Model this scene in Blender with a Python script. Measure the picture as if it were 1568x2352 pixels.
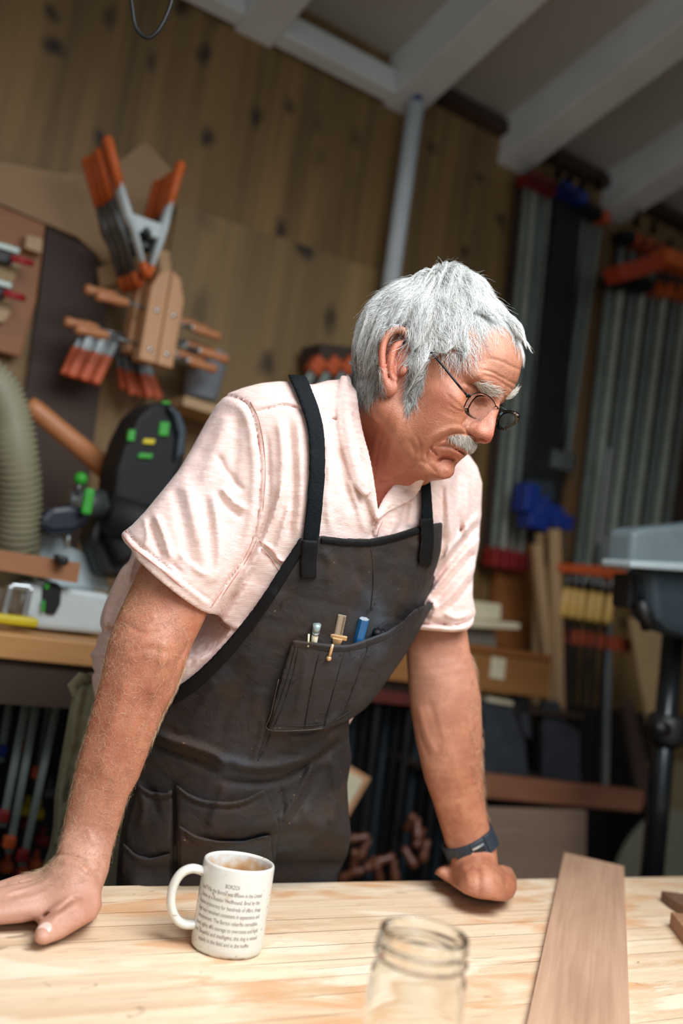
import bpy, math, random
import numpy as np
from mathutils import Matrix, Vector
C = bpy.context.scene
for o in list(bpy.data.objects): bpy.data.objects.remove(o, do_unlink=True)
random.seed(7); RNG = np.random.default_rng(7)

# ------------------------------------------------------------------ camera
FPX = 35.0 / 36.0 * 2352
PITCH, ROLL = math.radians(5.2), math.radians(8.7)
CAM = np.array([0.0, 0.0, 1.31])
_F = np.array([0, math.cos(PITCH), math.sin(PITCH)])
_R0 = np.array([1.0, 0, 0]); _U0 = np.array([0, -math.sin(PITCH), math.cos(PITCH)])
IX = math.cos(ROLL) * _R0 + math.sin(ROLL) * _U0
IY = math.sin(ROLL) * _R0 - math.cos(ROLL) * _U0
cd = bpy.data.cameras.new('camera'); cam = bpy.data.objects.new('camera', cd); C.collection.objects.link(cam)
cd.sensor_fit = 'VERTICAL'; cd.sensor_height = 36.0; cd.sensor_width = 24.0; cd.lens = 35.0
cd.clip_start = 0.02; cd.clip_end = 60
cd.dof.use_dof = True; cd.dof.focus_distance = 1.24; cd.dof.aperture_fstop = 2.0
cam.matrix_world = Matrix(((IX[0], -IY[0], -_F[0], CAM[0]), (IX[1], -IY[1], -_F[1], CAM[1]), (IX[2], -IY[2], -_F[2], CAM[2]), (0, 0, 0, 1)))
C.camera = cam
C.view_settings.view_transform = 'Standard'; C.view_settings.look = 'None'
C.view_settings.gamma = 1.0; C.view_settings.use_curve_mapping = False
C.view_settings.exposure = 0.0
C.cycles.use_denoising = True
C.cycles.max_bounces = 8; C.cycles.transparent_max_bounces = 16

# ------------------------------------------------------------------ light
w = bpy.data.worlds.new('world'); C.world = w; w.use_nodes = True
w.node_tree.nodes['Background'].inputs[0].default_value = (0.80, 0.90, 1.0, 1)
w.node_tree.nodes['Background'].inputs[1].default_value = 0.24
def area(name, loc, target, sx, sy, power, col):
    l = bpy.data.lights.new(name, 'AREA'); l.shape = 'RECTANGLE'; l.size = sx; l.size_y = sy
    l.energy = power; l.color = col
    o = bpy.data.objects.new(name, l); C.collection.objects.link(o); o.location = loc
    d = Vector(target) - Vector(loc); o.rotation_euler = d.to_track_quat('-Z', 'Y').to_euler()
    return o
k = area('daylight_roof_window', (0.62, 0.50, 2.40), (0.12, 1.30, 0.95), 1.25, 1.05, 29, (0.94, 0.97, 1.0)); k.data.spread = math.radians(125)
area('fill_front', (0.9, -1.5, 1.9), (0.05, 1.35, 1.1), 1.6, 1.4, 10, (0.95, 0.97, 1.0))  # added frontal fill lamp behind the camera, no door modelled
area('fill_side', (-1.7, 0.2, 1.9), (0.0, 1.5, 1.1), 1.0, 1.0, 5, (0.90, 0.96, 1.0))  # added side fill raising the ambient light, no window modelled

# ------------------------------------------------------------------ geometry helpers
def ray(px, py):
    return _F + (px - 784.0) / FPX * IX + (py - 1176.0) / FPX * IY
def P(px, py, z): return CAM + z * ray(px, py)
def proj(p):
    d = p - CAM; z = d @ _F
    return 784 + FPX * (d @ IX) / z, 1176 + FPX * (d @ IY) / z, z
TZ = 0.90
def T(px, py, h=0.0):
    r = ray(px, py); return CAM + r * ((TZ + h - CAM[2]) / r[2])
AZ = math.radians(56.5)
WU = np.array([math.sin(AZ), math.cos(AZ), 0]); WN = np.array([math.cos(AZ), -math.sin(AZ), 0]); ZZ = np.array([0, 0, 1.0])
WD = -2.412
def W(px, py, off=0.0):
    r = ray(px, py); return CAM + r * ((WD + off) / (r @ WN))
def mat4(o, x, y, z):
    return Matrix(((x[0], y[0], z[0], o[0]), (x[1], y[1], z[1], o[1]), (x[2], y[2], z[2], o[2]), (0, 0, 0, 1)))
def WF(o): return mat4(o, WU, ZZ, WN)
def nrm(v): v = np.array(v, float); return v / np.linalg.norm(v)
def frame_x(o, x, zhint):
    x = nrm(x); y = nrm(np.cross(zhint, x)); z = np.cross(x, y); return mat4(o, x, y, z)
def wl(px, py, off, o):
    d = W(px, py, off) - o; return (float(d @ WU), float(d @ ZZ))

MATS = {}
def mk(name):
    m = bpy.data.materials.new(name); m.use_nodes = True
    return m, m.node_tree.nodes, m.node_tree.links, m.node_tree.nodes['Principled BSDF']
def lin(c):
    return tuple(((v / 255) / 12.92 if v / 255 <= .04045 else ((v / 255 + .055) / 1.055) ** 2.4) for v in c) + (1,)
def pbr(name, col, rough=0.6, metal=0.0, var=0.12, scale=20, bump=0.0, coat=0.0, trans=0.0, stretch=(1, 1, 1)):
    if name in MATS: return MATS[name]
    m, N, L, B = mk(name); col = lin(col)
    tc = N.new('ShaderNodeTexCoord'); mp = N.new('ShaderNodeMapping'); mp.inputs['Scale'].default_value = stretch
    L.new(tc.outputs['Object'], mp.inputs[0])
    nz = N.new('ShaderNodeTexNoise'); nz.inputs['Scale'].default_value = scale; nz.inputs['Detail'].default_value = 4
    L.new(mp.outputs[0], nz.inputs['Vector'])
    cr = N.new('ShaderNodeValToRGB'); cr.color_ramp.elements[0].position = .3; cr.color_ramp.elements[1].position = .7
    cr.color_ramp.elements[0].color = tuple(max(0, c * (1 - var * 1.5)) for c in col[:3]) + (1,)
    cr.color_ramp.elements[1].color = tuple(min(1, c * (1 + var)) for c in col[:3]) + (1,)
    L.new(nz.outputs['Fac'], cr.inputs[0]); L.new(cr.outputs[0], B.inputs['Base Color'])
    B.inputs['Roughness'].default_value = rough; B.inputs['Metallic'].default_value = metal
    B.inputs['Coat Weight'].default_value = coat; B.inputs['Transmission Weight'].default_value = trans
    if bump:
        b = N.new('ShaderNodeBump'); b.inputs['Strength'].default_value = bump; b.inputs['Distance'].default_value = .002
        L.new(nz.outputs['Fac'], b.inputs['Height']); L.new(b.outputs[0], B.inputs['Normal'])
    MATS[name] = m; return m
def wood(name, c1, c2, scale=6, along='X', rough=.55, knots=0.0, fine=1.0):
    """grain runs along a local axis"""
    if name in MATS: return MATS[name]
    m, N, L, B = mk(name)
    tc = N.new('ShaderNodeTexCoord'); mp = N.new('ShaderNodeMapping')
    s = {'X': (.12, 1, 1), 'Y': (1, .12, 1), 'Z': (1, 1, .12)}[along]
    mp.inputs['Scale'].default_value = s; L.new(tc.outputs['Object'], mp.inputs[0])
    nz = N.new('ShaderNodeTexNoise'); nz.inputs['Scale'].default_value = scale * 3; nz.inputs['Detail'].default_value = 6; nz.inputs['Distortion'].default_value = .6
    L.new(mp.outputs[0], nz.inputs['Vector'])
    mp2 = N.new('ShaderNodeMapping'); mp2.inputs['Scale'].default_value = tuple(v * .25 if v < 1 else v for v in s); L.new(tc.outputs['Object'], mp2.inputs[0])
    n2 = N.new('ShaderNodeTexNoise'); n2.inputs['Scale'].default_value = scale * 30 * fine; n2.inputs['Detail'].default_value = 3
    L.new(mp2.outputs[0], n2.inputs['Vector'])
    cr = N.new('ShaderNodeValToRGB'); cr.color_ramp.elements[0].position = .3; cr.color_ramp.elements[1].position = .7
    cr.color_ramp.elements[0].color = lin(c1); cr.color_ramp.elements[1].color = lin(c2)
    mx = N.new('ShaderNodeMix'); mx.data_type = 'FLOAT'; mx.inputs[0].default_value = .4
    L.new(nz.outputs['Fac'], mx.inputs[2]); L.new(n2.outputs['Fac'], mx.inputs[3]); L.new(mx.outputs[0], cr.inputs[0])
    out = cr.outputs[0]
    if knots:
        vo = N.new('ShaderNodeTexVoronoi'); vo.voronoi_dimensions = '2D'; vo.inputs['Scale'].default_value = knots
        m3 = N.new('ShaderNodeMapping'); m3.inputs['Scale'].default_value = {'X': (.75, 1, 1), 'Y': (1, .75, 1), 'Z': (1, 1, .75)}[along]
        wn = N.new('ShaderNodeTexNoise'); wn.inputs['Scale'].default_value = 5; L.new(tc.outputs['Object'], wn.inputs['Vector']); wa = N.new('ShaderNodeVectorMath'); wa.operation = 'MULTIPLY_ADD'; L.new(wn.outputs['Color'], wa.inputs[0]); wa.inputs[1].default_value = (.12, .12, .12)
        L.new(tc.outputs['Object'], m3.inputs[0]); L.new(m3.outputs[0], wa.inputs[2]); L.new(wa.outputs[0], vo.inputs['Vector'])
        r2 = N.new('ShaderNodeValToRGB'); r2.color_ramp.elements[0].position = .05; r2.color_ramp.elements[1].position = .21
        r2.color_ramp.elements[0].color = lin((52, 34, 22)); r2.color_ramp.elements[1].color = (1, 1, 1, 1)
        L.new(vo.outputs['Distance'], r2.inputs[0])
        mm = N.new('ShaderNodeMix'); mm.data_type = 'RGBA'; mm.blend_type = 'MULTIPLY'; sc_ = N.new('ShaderNodeSeparateColor'); L.new(vo.outputs['Color'], sc_.inputs[0]); gt = N.new('ShaderNodeMapRange'); gt.inputs[1].default_value = .30; gt.inputs[2].default_value = .65; gt.inputs[3].default_value = 0; gt.inputs[4].default_value = .9; L.new(sc_.outputs[0], gt.inputs[0]); L.new(gt.outputs[0], mm.inputs[0])
        L.new(out, mm.inputs[6]); L.new(r2.outputs[0], mm.inputs[7]); out = mm.outputs[2]
    L.new(out, B.inputs['Base Color']); B.inputs['Roughness'].default_value = rough
    b = N.new('ShaderNodeBump'); b.inputs['Strength'].default_value = .15; b.inputs['Distance'].default_value = .001
    L.new(n2.outputs['Fac'], b.inputs['Height']); L.new(b.outputs[0], B.inputs['Normal'])
    MATS[name] = m; return m

class MB:
    def __init__(s): s.v = []; s.f = []
    def add(s, v, f):
        n = len(s.v); s.v += [tuple(map(float, p)) for p in v]; s.f += [tuple(i + n for i in q) for q in f]; return s
    def box(s, c, d):
        x, y, z = c; a, b, e = d[0] / 2, d[1] / 2, d[2] / 2
        v = [(x + i * a, y + j * b, z + k * e) for i in (-1, 1) for j in (-1, 1) for k in (-1, 1)]
        return s.add(v, [(0, 1, 3, 2), (4, 6, 7, 5), (0, 4, 5, 1), (2, 3, 7, 6), (0, 2, 6, 4), (1, 5, 7, 3)])
    def prism(s, poly, z0, z1):
        n = len(poly); a = sum(poly[i][0] * poly[(i + 1) % n][1] - poly[(i + 1) % n][0] * poly[i][1] for i in range(n))
        if a < 0: poly = poly[::-1]
        v = [(x, y, z0) for x, y in poly] + [(x, y, z1) for x, y in poly]
        return s.add(v, [tuple(range(n - 1, -1, -1)), tuple(range(n, 2 * n))] + [(i, (i + 1) % n, n + (i + 1) % n, n + i) for i in range(n)])
    def tube(s, path, r, n=10, cap=True, flat=1.0, hint=None):
        path = [np.array(p, float) for p in path]; m = len(path)
        rr = r if hasattr(r, '__len__') else [r] * m
        t0 = nrm(path[1] - path[0]); h = np.array(hint, float) if hint is not None else (np.array([0, 0, 1.0]) if abs(t0[2]) < .9 else np.array([1.0, 0, 0]))
        v = []; a = nrm(np.cross(t0, h))
        for i, p in enumerate(path):
            t = nrm(path[min(i + 1, m - 1)] - path[max(i - 1, 0)]); a = nrm(a - t * (a @ t)); b = np.cross(t, a)
            for k in range(n):
                an = 2 * math.pi * k / n; v.append(p + rr[i] * (math.cos(an) * a + math.sin(an) * flat * b))
        f = [(i * n + k, i * n + (k + 1) % n, (i + 1) * n + (k + 1) % n, (i + 1) * n + k) for i in range(m - 1) for k in range(n)]
        if cap: f += [tuple(range(n - 1, -1, -1)), tuple((m - 1) * n + k for k in range(n))]
        return s.add(v, f)
    def lathe(s, prof, n=24, axis='Z', closed=False):
        v = []
        for r, z in prof:
            for k in range(n):
                a = 2 * math.pi * k / n; p = (r * math.cos(a), r * math.sin(a), z)
                v.append(p if axis == 'Z' else (p[2], p[0], p[1]))
        m = len(prof); rng = range(m) if closed else range(m - 1)
        f = [(i * n + k, i * n + (k + 1) % n, ((i + 1) % m) * n + (k + 1) % n, ((i + 1) % m) * n + k) for i in rng for k in range(n)]
        if not closed: f += [tuple(range(n - 1, -1, -1)), tuple((m - 1) * n + k for k in range(n))]
        return s.add(v, f)
    def ball(s, c, r, n=12):
        rr = r if hasattr(r, '__len__') else (r, r, r); m = n // 2 + 1; v = []
        for i in range(m):
            th = math.pi * i / (m - 1)
            for k in range(n):
                a = 2 * math.pi * k / n; v.append((c[0] + rr[0] * math.sin(th) * math.cos(a), c[1] + rr[1] * math.sin(th) * math.sin(a), c[2] + rr[2] * math.cos(th)))
        return s.add(v, [(i * n + k, (i + 1) * n + k, (i + 1) * n + (k + 1) % n, i * n + (k + 1) % n) for i in range(m - 1) for k in range(n)])

WM = {}
def put(o, M, parent=None):
    M = Matrix(M); WM[o.name] = M; C.collection.objects.link(o)
    if parent is not None: o.parent = parent; o.matrix_basis = WM[parent.name].inverted() @ M
    else: o.matrix_basis = M
    return o
def tag(o, label=None, cat=None, group=None, kind=None):
    if label: o['label'] = label
    if cat: o['category'] = cat
    if group: o['group'] = group
    if kind: o['kind'] = kind
    return o
def T3(p): return Matrix.Translation(Vector([float(x) for x in p]))
def thing(name, label, cat, M, group=None):
    if not isinstance(M, Matrix): M = T3(M)
    o = bpy.data.objects.new(name, None); o.empty_display_size = .05
    return tag(put(o, M), label, cat, group)
def obj(name, mb, mat, M=None, parent=None, bevel=0, smooth=False, label=None, cat=None, group=None, kind=None):
    """mb in the local coordinates of M (default: the parent's frame)"""
    if M is None: M = WM[parent.name] if parent is not None else Matrix.Identity(4)
    elif not isinstance(M, Matrix): M = T3(M)
    me = bpy.data.meshes.new(name)
    if isinstance(mb, MB): me.from_pydata(mb.v, [], mb.f)
    else:
        v, f = mb; me.vertices.add(len(v)); me.vertices.foreach_set('co', np.asarray(v, np.float32).ravel())
        k = f.shape[1]; me.loops.add(f.size); me.loops.foreach_set('vertex_index', f.astype(np.int32).ravel())
        me.polygons.add(len(f)); me.polygons.foreach_set('loop_start', np.arange(0, f.size, k, dtype=np.int32))
        me.update(calc_edges=True)
    me.validate(); me.materials.append(mat)
    if isinstance(mb, MB):
        import bmesh
        b = bmesh.new(); b.from_mesh(me); bmesh.ops.recalc_face_normals(b, faces=b.faces); b.to_mesh(me); b.free()
    if smooth: me.polygons.foreach_set('use_smooth', [True] * len(me.polygons))
    o = bpy.data.objects.new(name, me); put(o, M, parent)
    if bevel:
        md = o.modifiers.new('bevel', 'BEVEL'); md.width = bevel; md.segments = 2; md.limit_method = 'ANGLE'
    return tag(o, label, cat, group, kind)
def copy_tree(src, M, label=None, group=None):
    def rec(o, par):
        c = o.copy(); C.collection.objects.link(c)
        if par is not None: c.parent = par
        for ch in [k for k in bpy.data.objects if k.parent == o]: rec(ch, c)
        return c
    c = rec(src, None); c.matrix_basis = M; WM[c.name] = Matrix(M)
    if label: c['label'] = label
    if group: c['group'] = group
    return c
ORD = ['first', 'second', 'third', 'fourth', 'fifth', 'sixth', 'seventh', 'eighth', 'ninth', 'tenth', 'eleventh', 'twelfth']
# ================================================================== materials
M_ply = wood('plywood', (84, 64, 34), (150, 118, 70), 2.2, 'Y', .6, knots=7.5, fine=.5)
M_ply2 = wood('plywood_patch', (100, 80, 48), (152, 124, 80), 1.8, 'Y', .6, knots=5.0, fine=.5)
M_white = pbr('white_paint', (226, 231, 230), .6, var=.06, scale=5)
M_ceil = pbr('ceiling_board', (178, 176, 168), .85, var=.05, scale=4)
M_floor = pbr('concrete', (60, 56, 50), .8, var=.2, scale=4)
M_alu = pbr('aluminium', (146, 158, 150), .42, .5, var=.15, scale=8)
M_steel = pbr('steel', (120, 125, 125), .35, .8, var=.1)
M_chrome = pbr('bright_steel', (200, 208, 212), .25, .8, var=.05)
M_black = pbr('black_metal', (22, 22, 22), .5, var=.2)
M_blackp = pbr('black_plastic', (8, 9, 11), .7, var=.2)
M_red = pbr('red_paint', (128, 28, 28), .5, var=.15)
M_redh = pbr('red_rubber', (165, 32, 42), .45, var=.1)
M_blue = pbr('blue_paint', (22, 50, 130), .45, var=.15)
M_orange = pbr('orange_paint', (190, 84, 38), .5, var=.15)
M_oranged = pbr('orange_rubber', (205, 98, 40), .55, var=.1)
M_yellowh = wood('yellow_handle', (190, 148, 70), (215, 176, 98), 8, 'X', .4)
M_ltwood = wood('light_wood', (160, 128, 92), (190, 158, 118), 5, 'X')
M_cream = pbr('cream_board', (205, 195, 165), .6, var=.06)
M_orwood = wood('orange_wood', (120, 70, 30), (156, 98, 50), 5, 'X')
M_mahog = wood('mahogany', (118, 74, 52), (150, 100, 74), 5, 'X')
M_mdf = pbr('mdf', (156, 126, 92), .75, var=.06, scale=6)
M_brown = pbr('dark_brown', (62, 46, 36), .7, var=.15, scale=5)
M_tan = pbr('tan_board', (165, 138, 98), .7, var=.06, scale=6)
M_maplej = wood('maple_jaw', (176, 126, 84), (204, 154, 108), 6, 'Y', .45)
M_mapleh = wood('maple_handle', (168, 106, 66), (196, 134, 88), 6, 'X', .4)
M_grey = pbr('grey_enamel', (108, 122, 126), .4, var=.06)
M_dgrey = pbr('dark_grey_enamel', (48, 60, 68), .5, var=.1)
M_hose = pbr('hose', (128, 124, 100), .55, var=.08)
M_green = pbr('green_plastic', (48, 150, 44), .45, var=.08)
M_yellow = pbr('yellow_plastic', (205, 185, 30), .5, var=.08)
M_ltgrey = pbr('light_grey_cast', (172, 186, 190), .5, var=.05)
M_whitep = pbr('pale_plastic', (190, 200, 200), .45, var=.04)
M_pipe = pbr('galvanised_pipe', (205, 216, 220), .5, .0, var=.05)
M_dnavy = pbr('navy_board', (56, 60, 66), .7, var=.2)
M_brass = wood('brown_knob', (84, 48, 32), (120, 74, 50), 8, 'X', .4)

# ================================================================== room shell
O0 = W(784, 1176)                               # any point on the wall plane
base = O0 - WN * 0 ; base[2] = 0
uc = lambda p: float((p - base) @ WU)
ul, ur = -4.2, 5.0
wallh = float(W(402, 0)[2])
wall = obj('wall_back', MB().box(((ul + ur) / 2, wallh / 2 + .15, -.03), (ur - ul, wallh + .3, .06)), M_ply, WF(base), kind='structure')
obj('floor', MB().box((0, 0, -.03), (11, 9, .06)), M_floor, T3(base - np.array([0, 1.5, 0])), kind='structure')
ue = max(uc(W(1568, 300)), uc(W(1568, 1000)), uc(W(1568, 2000))) + .25
for nm, uu in (('wall_right', ue), ('wall_left', uc(np.array([-1.7, .2, 1.9])) - .8)):
    obj(nm, MB().box((uu, 1.6, 1.75), (.06, 3.2, 3.5)), M_ply, WF(base), kind='structure')
SL = math.radians(16)
CN = nrm(math.cos(SL) * WN + math.sin(SL) * ZZ)          # up-slope direction of the rafters
CZ = np.cross(CN, WU); CZ = CZ if CZ[2] > 0 else -CZ      # ceiling normal, upwards
ceil_o = base + ZZ * (wallh)
def CF(o): return mat4(o, WU, CN, CZ)
cl = MB().box((.4, 1.9, .17), (ur - ul, 4.6, .04))
obj('ceiling', cl, M_ceil, CF(ceil_o), kind='structure')
# rafters, lower end on the wall
def W_u(px, py): return uc(W(px, py))
raf = [(-3.55), W_u(300, -60) - .02, W_u(583, 78), W_u(918, 245), W_u(1173, 378), W_u(1400, 512)]
for i in range(2): raf.append(raf[-1] + .62)
for i, u in enumerate(raf):
    obj('rafter', MB().box((u, 1.85, .075), (.115, 4.2, .15)), M_white, CF(ceil_o), bevel=.004,
        label='white painted ceiling rafter, ' + ['hidden beyond the left end of the wall', 'leftmost in the top left corner', 'meeting the wall at the top centre left', 'above the white pipe', 'between the pipe and the bar clamp racks', 'ending above the silver clamps at right', 'in the upper right beyond the clamp racks', 'farthest right near the frame edge'][i], cat='rafter', group='ceiling rafters')
for i in range(1, len(raf) - 1):
    u0, u1 = raf[i] + .06, raf[i + 1] - .06
    m = M_white if i < 3 else M_brown
    obj('trim_%d' % i, MB().box(((u0 + u1) / 2, .04, .04 if i < 3 else .10), (u1 - u0, .05, .085 if i < 3 else .045)), m, CF(ceil_o), kind='structure', bevel=.003)
# plywood patch sheet on the wall (lower sheet whose top edge shows behind the head)
o = W(600, 600)
def wpoly(pts, off, o): return [wl(x, y, off, o) for x, y in pts]
obj('trim_7', MB().prism(wpoly([(408, 470), (640, 545), (880, 625), (880, 1400), (250, 1400)], .012, o), 0, .012), M_ply2, WF(o), kind='structure')

def wthing(name, label, cat, px, py, off, group=None): 
    return thing(name, label, cat, WF(W(px, py, off)), group)
def wprism(name, pts, off, th, mat, parent=None, bevel=0, **k):
    """a board whose outline lies off metres in front of the wall, th thick towards the wall"""
    c = np.mean(np.array(pts), 0); o = W(c[0], c[1], off)
    return obj(name, MB().prism(wpoly(pts, off, o), -th, 0), mat, WF(o), parent, bevel, **k)
def wbar(name, p0, p1, off, w, d, mat, parent=None, bevel=0.002, off1=None, **k):
    """a straight bar from pixel p0 to p1, w wide, d deep; local X runs along it"""
    a = W(*p0, off); b = W(*p1, off if off1 is None else off1); L = float(np.linalg.norm(b - a))
    return obj(name, MB().box((L / 2, 0, 0), (L, w, d)), mat, frame_x(a, b - a, WN), parent, bevel, **k)
def wcyl(name, p0, p1, off, r0, r1, mat, parent=None, off1=None, n=14, prof=None, **k):
    a = W(*p0, off); b = W(*p1, off if off1 is None else off1); L = float(np.linalg.norm(b - a))
    pr = prof or [(r0, 0), (r1, 1)]
    return obj(name, MB().lathe([(r, z * L) for r, z in pr], n, 'X'), mat, frame_x(a, b - a, WN), parent, smooth=True, **k)

# ---- left wall group
wprism('curved_template', [(-60, 355), (0, 372), (70, 385), (135, 398), (200, 398), (250, 385), (290, 358), (318, 335), (333, 327), (350, 340), (385, 380), (418, 415), (392, 455), (375, 500), (365, 560), (345, 620), (300, 640), (255, 640), (225, 585), (180, 545), (105, 513), (0, 468), (-60, 445)], .03, .012, M_mdf,
       label='large curved tan template board behind the orange spring clamps', cat='template')
wprism('wall_shade_sheet', [(108, 520), (190, 562), (232, 600), (245, 700), (230, 900), (200, 1150), (150, 1420), (20, 1420), (60, 900), (90, 680)], .02, .01, M_brown,
       label='dark brown sheet standing in for wall shade beside the toggle clamp board', cat='template')  # the wall is only shaded here; the shade is built as a sheet
t = wthing('clamp_board', 'orange brown wall board carrying two toggle clamps with red handles', 'board', 20, 650, .05)
wprism('board', [(-120, 430), (0, 472), (105, 515), (84, 690), (47, 820), (0, 808), (-120, 770)], .05, .02, M_orwood, t, .003)
wprism('block', [(60, 537), (100, 548), (97, 583), (58, 570)], .085, .035, M_ltwood, t, .003)
wprism('block', [(-40, 545), (30, 560), (52, 612), (36, 640), (-40, 640)], .07, .02, M_ltwood, t, .004)
wprism('block', [(-40, 600), (35, 612), (36, 640), (24, 662), (-40, 655)], .075, .02, M_tan, t, .004)
wprism('block', [(-40, 680), (28, 690), (26, 720), (10, 742), (-40, 735)], .07, .02, M_ltwood, t, .004)
for (x, y) in ((30, 575), (12, 655)):
    c = wthing('toggle_clamp', 'toggle clamp with red handle, %s on the orange board' % ('upper' if y < 600 else 'lower'), 'clamp', x, y, .1, 'toggle clamps on the wall board')
    wbar('arm', (x - 70, y - 22), (x + 14, y + 3), .11, .014, .012, M_alu, c)
    wbar('base_plate', (x - 70, y + 4), (x - 4, y + 20), .09, .03, .03, M_black, c)
    wcyl('handle', (x - 4, y + 17), (x + 46, y + 31), .12, .009, .007, M_redh, c, label='red handle')

def spring_clamp(label, px, py, off, s=1.0, group=None, mm=None):
    mm = mm or M_whitep
    """jaws meet at the local origin, handles point up"""
    t = wthing('spring_clamp', label, 'clamp', px, py, off, group)
    def LP(x, y): return (x * .00108 * s, -y * .00108 * s)
    for sx, pts in ((-1, [(0, 0), (-46, -92), (-62, -112), (-92, -172)]), (1, [(4, 0), (16, -80), (18, -110), (24, -172)])):
        mb = MB(); q = [np.array([*LP(*p), 0.0]) for p in pts]
        q[0] = q[0] * .2 + q[1] * .0 + np.array([*LP(*(np.array(pts[0]) * .75 + np.array(pts[1]) * .25)), 0]) * .8
        mb.tube(q, [.006 * s, .0085 * s, .011 * s, .008 * s], 8, flat=2.0, hint=(0, 0, 1))
        obj('lever', mb, mm, parent=t, smooth=True)
        a = np.array([*LP(*pts[-1]), 0.0]); d = nrm(a - q[-2])
        hl = .105 * s
        mb = MB().tube([a - d * .012, a + d * hl * .5, a + d * hl * .93, a + d * hl], [.010 * s, .0115 * s, .012 * s, .006 * s], 10, flat=1.5, hint=(0, 0, 1))
        obj('handle_grip', mb, M_oranged, parent=t, smooth=True, label='orange handle grip')
        e = np.array([*LP(*pts[0]), 0.0]); f = q[0] + (q[1] - q[0]) * .12
        obj('jaw_pad', MB().tube([e, f], [.007 * s, .009 * s], 8, flat=2.0, hint=(0, 0, 1)), M_oranged, parent=t, smooth=True, label='orange jaw pad')
    pl = MB().prism([LP(*p) for p in ((-62, -118), (18, -118), (20, -90), (-4, -84), (-22, -96), (-34, -84), (-52, -92))], -.012 * s, .012 * s)
    obj('pivot_plate', pl, mm, parent=t, bevel=.002)
    obj('spring', MB().tube([(-.02 * s, .098 * s, -.012), (-.02 * s, .098 * s, .012)], .011 * s, 12), M_black, parent=t, smooth=True)
    return t
r0 = spring_clamp('front orange and white spring clamp on the left wall, handles up', 335, 636, .27, 1.0, 'spring clamps on the left wall')
for i, (dx, dy, off) in enumerate(((-20, 22, .225), (-34, 30, .185), (-50, 34, .15))):
    lb = '%s spring clamp from the front, dark bodied, behind the white one' % ORD[i + 1]
    if i == 0: r1 = spring_clamp(lb, 335 + dx, 636 + dy, off, 1.0, 'spring clamps on the left wall', M_steel)
    else: copy_tree(r1, WF(W(335 + dx, 636 + dy, off)), lb, 'spring clamps on the left wall')
# wooden peg under them
wbar('wooden_peg', (236, 640), (380, 600), .05, .05, .03, M_ltwood, off1=.27, label='wooden peg rail holding the orange spring clamps', cat='rail')

def handscrew(label, px, py, off, dark=False, group=None):
    t = wthing('handscrew_clamp', label, 'clamp', px, py, off, group)
    s = .00108
    for (xs, nm) in (((-40, -1), 'l'), ((1, 38), 'r')):
        x0, x1 = xs
        if nm == 'l': pts = [(x0, 97), (x0, -60), (x0 + 12, -98), (x1, -110), (x1, 97)]
        else: pts = [(x0, 97), (x0, -110), (x1 - 16, -98), (x1, -52), (x1, 97)]
        obj('jaw', MB().prism([(x * s, -y * s) for x, y in pts], -.022, .022), M_maplej, parent=t, bevel=.003)
    for x in (-20, 19):
        for y in (-15, 70):
            obj('bolt', MB().ball((x * s, -y * s, .023), (.0065, .0065, .004)), M_chrome, parent=t, smooth=True, label='round steel barrel nut')
    prof = [(.006, 0), (.0095, .08), (.0095, .12), (.012, .3), (.0105, .7), (.0125, .92), (.009, 1)]
    for y, sx, L0 in ((-18, -1, 45), (62, -1, 75), (-8, 1, 42), (42, 1, 60), (66, 1, 45)):
        a = np.array([sx * 38 * s, -y * s, 0 if y != 42 else .02]); b = a + np.array([sx * (L0 - 10) * s, 0, 0]); e = b + np.array([sx * 75 * s, (-.006 if sx < 0 else -.003), 0])
        sp = obj('spindle', MB().tube([a, b], .004, 8), M_steel, parent=t, smooth=True)
        L = float(np.linalg.norm(e - b)); Mx = WM[t.name] @ frame_x(b, e - b, np.array([0, 0, 1.0]))
        obj('handle', MB().lathe([(r, z * L) for r, z in prof], 12, 'X'), M_mapleh, Mx, t, smooth=True, label='turned wooden handle')
        obj('ferrule', MB().lathe([(.0085, 0), (.0085, .012)], 10, 'X'), M_chrome, Mx, t, smooth=True)
    return t
hs = handscrew('front maple handscrew clamp with four bolts on the left wall', 368, 738, .25, group='wooden handscrew clamps')
copy_tree(hs, WF(W(340, 722, .18)), 'second handscrew clamp close behind the front one on the left wall', 'wooden handscrew clamps')
# inverted spring clamps below with visible springs
def down_clamp(label, p0, p1, off, group, ang=0):
    t = wthing('spring_clamp', label, 'clamp', p0[0], p0[1], off, group)
    wbar('lever', p0, ((p0[0] + p1[0]) / 2, (p0[1] + p1[1]) / 2), off, .018, .016, M_steel, t, .003)
    a = ((p0[0] * .55 + p1[0] * .45), (p0[1] * .55 + p1[1] * .45))
    wbar('handle_grip', a, p1, off, .021, .020, M_orange, t, .005, label='orange handle grip')
    return t
for i in range(6):
    down_clamp('%s of the orange handled clamps hanging left of the handscrew, counted from the left' % ORD[i], (200 + i * 15, 745 + i * 4), (147 + i * 14, 862 + i * 4), .12 + .02 * (i % 2), 'clamps hanging left of the handscrew')
for i in range(5):
    down_clamp('%s of the orange clamps hanging straight below the handscrew, counted from the left' % ORD[i], (272 + i * 14, 800 + i * 4), (284 + i * 20, 905 + i * 3 - (i == 0) * 10), .10 + .02 * (i % 2), 'clamps hanging below the handscrew')
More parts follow.
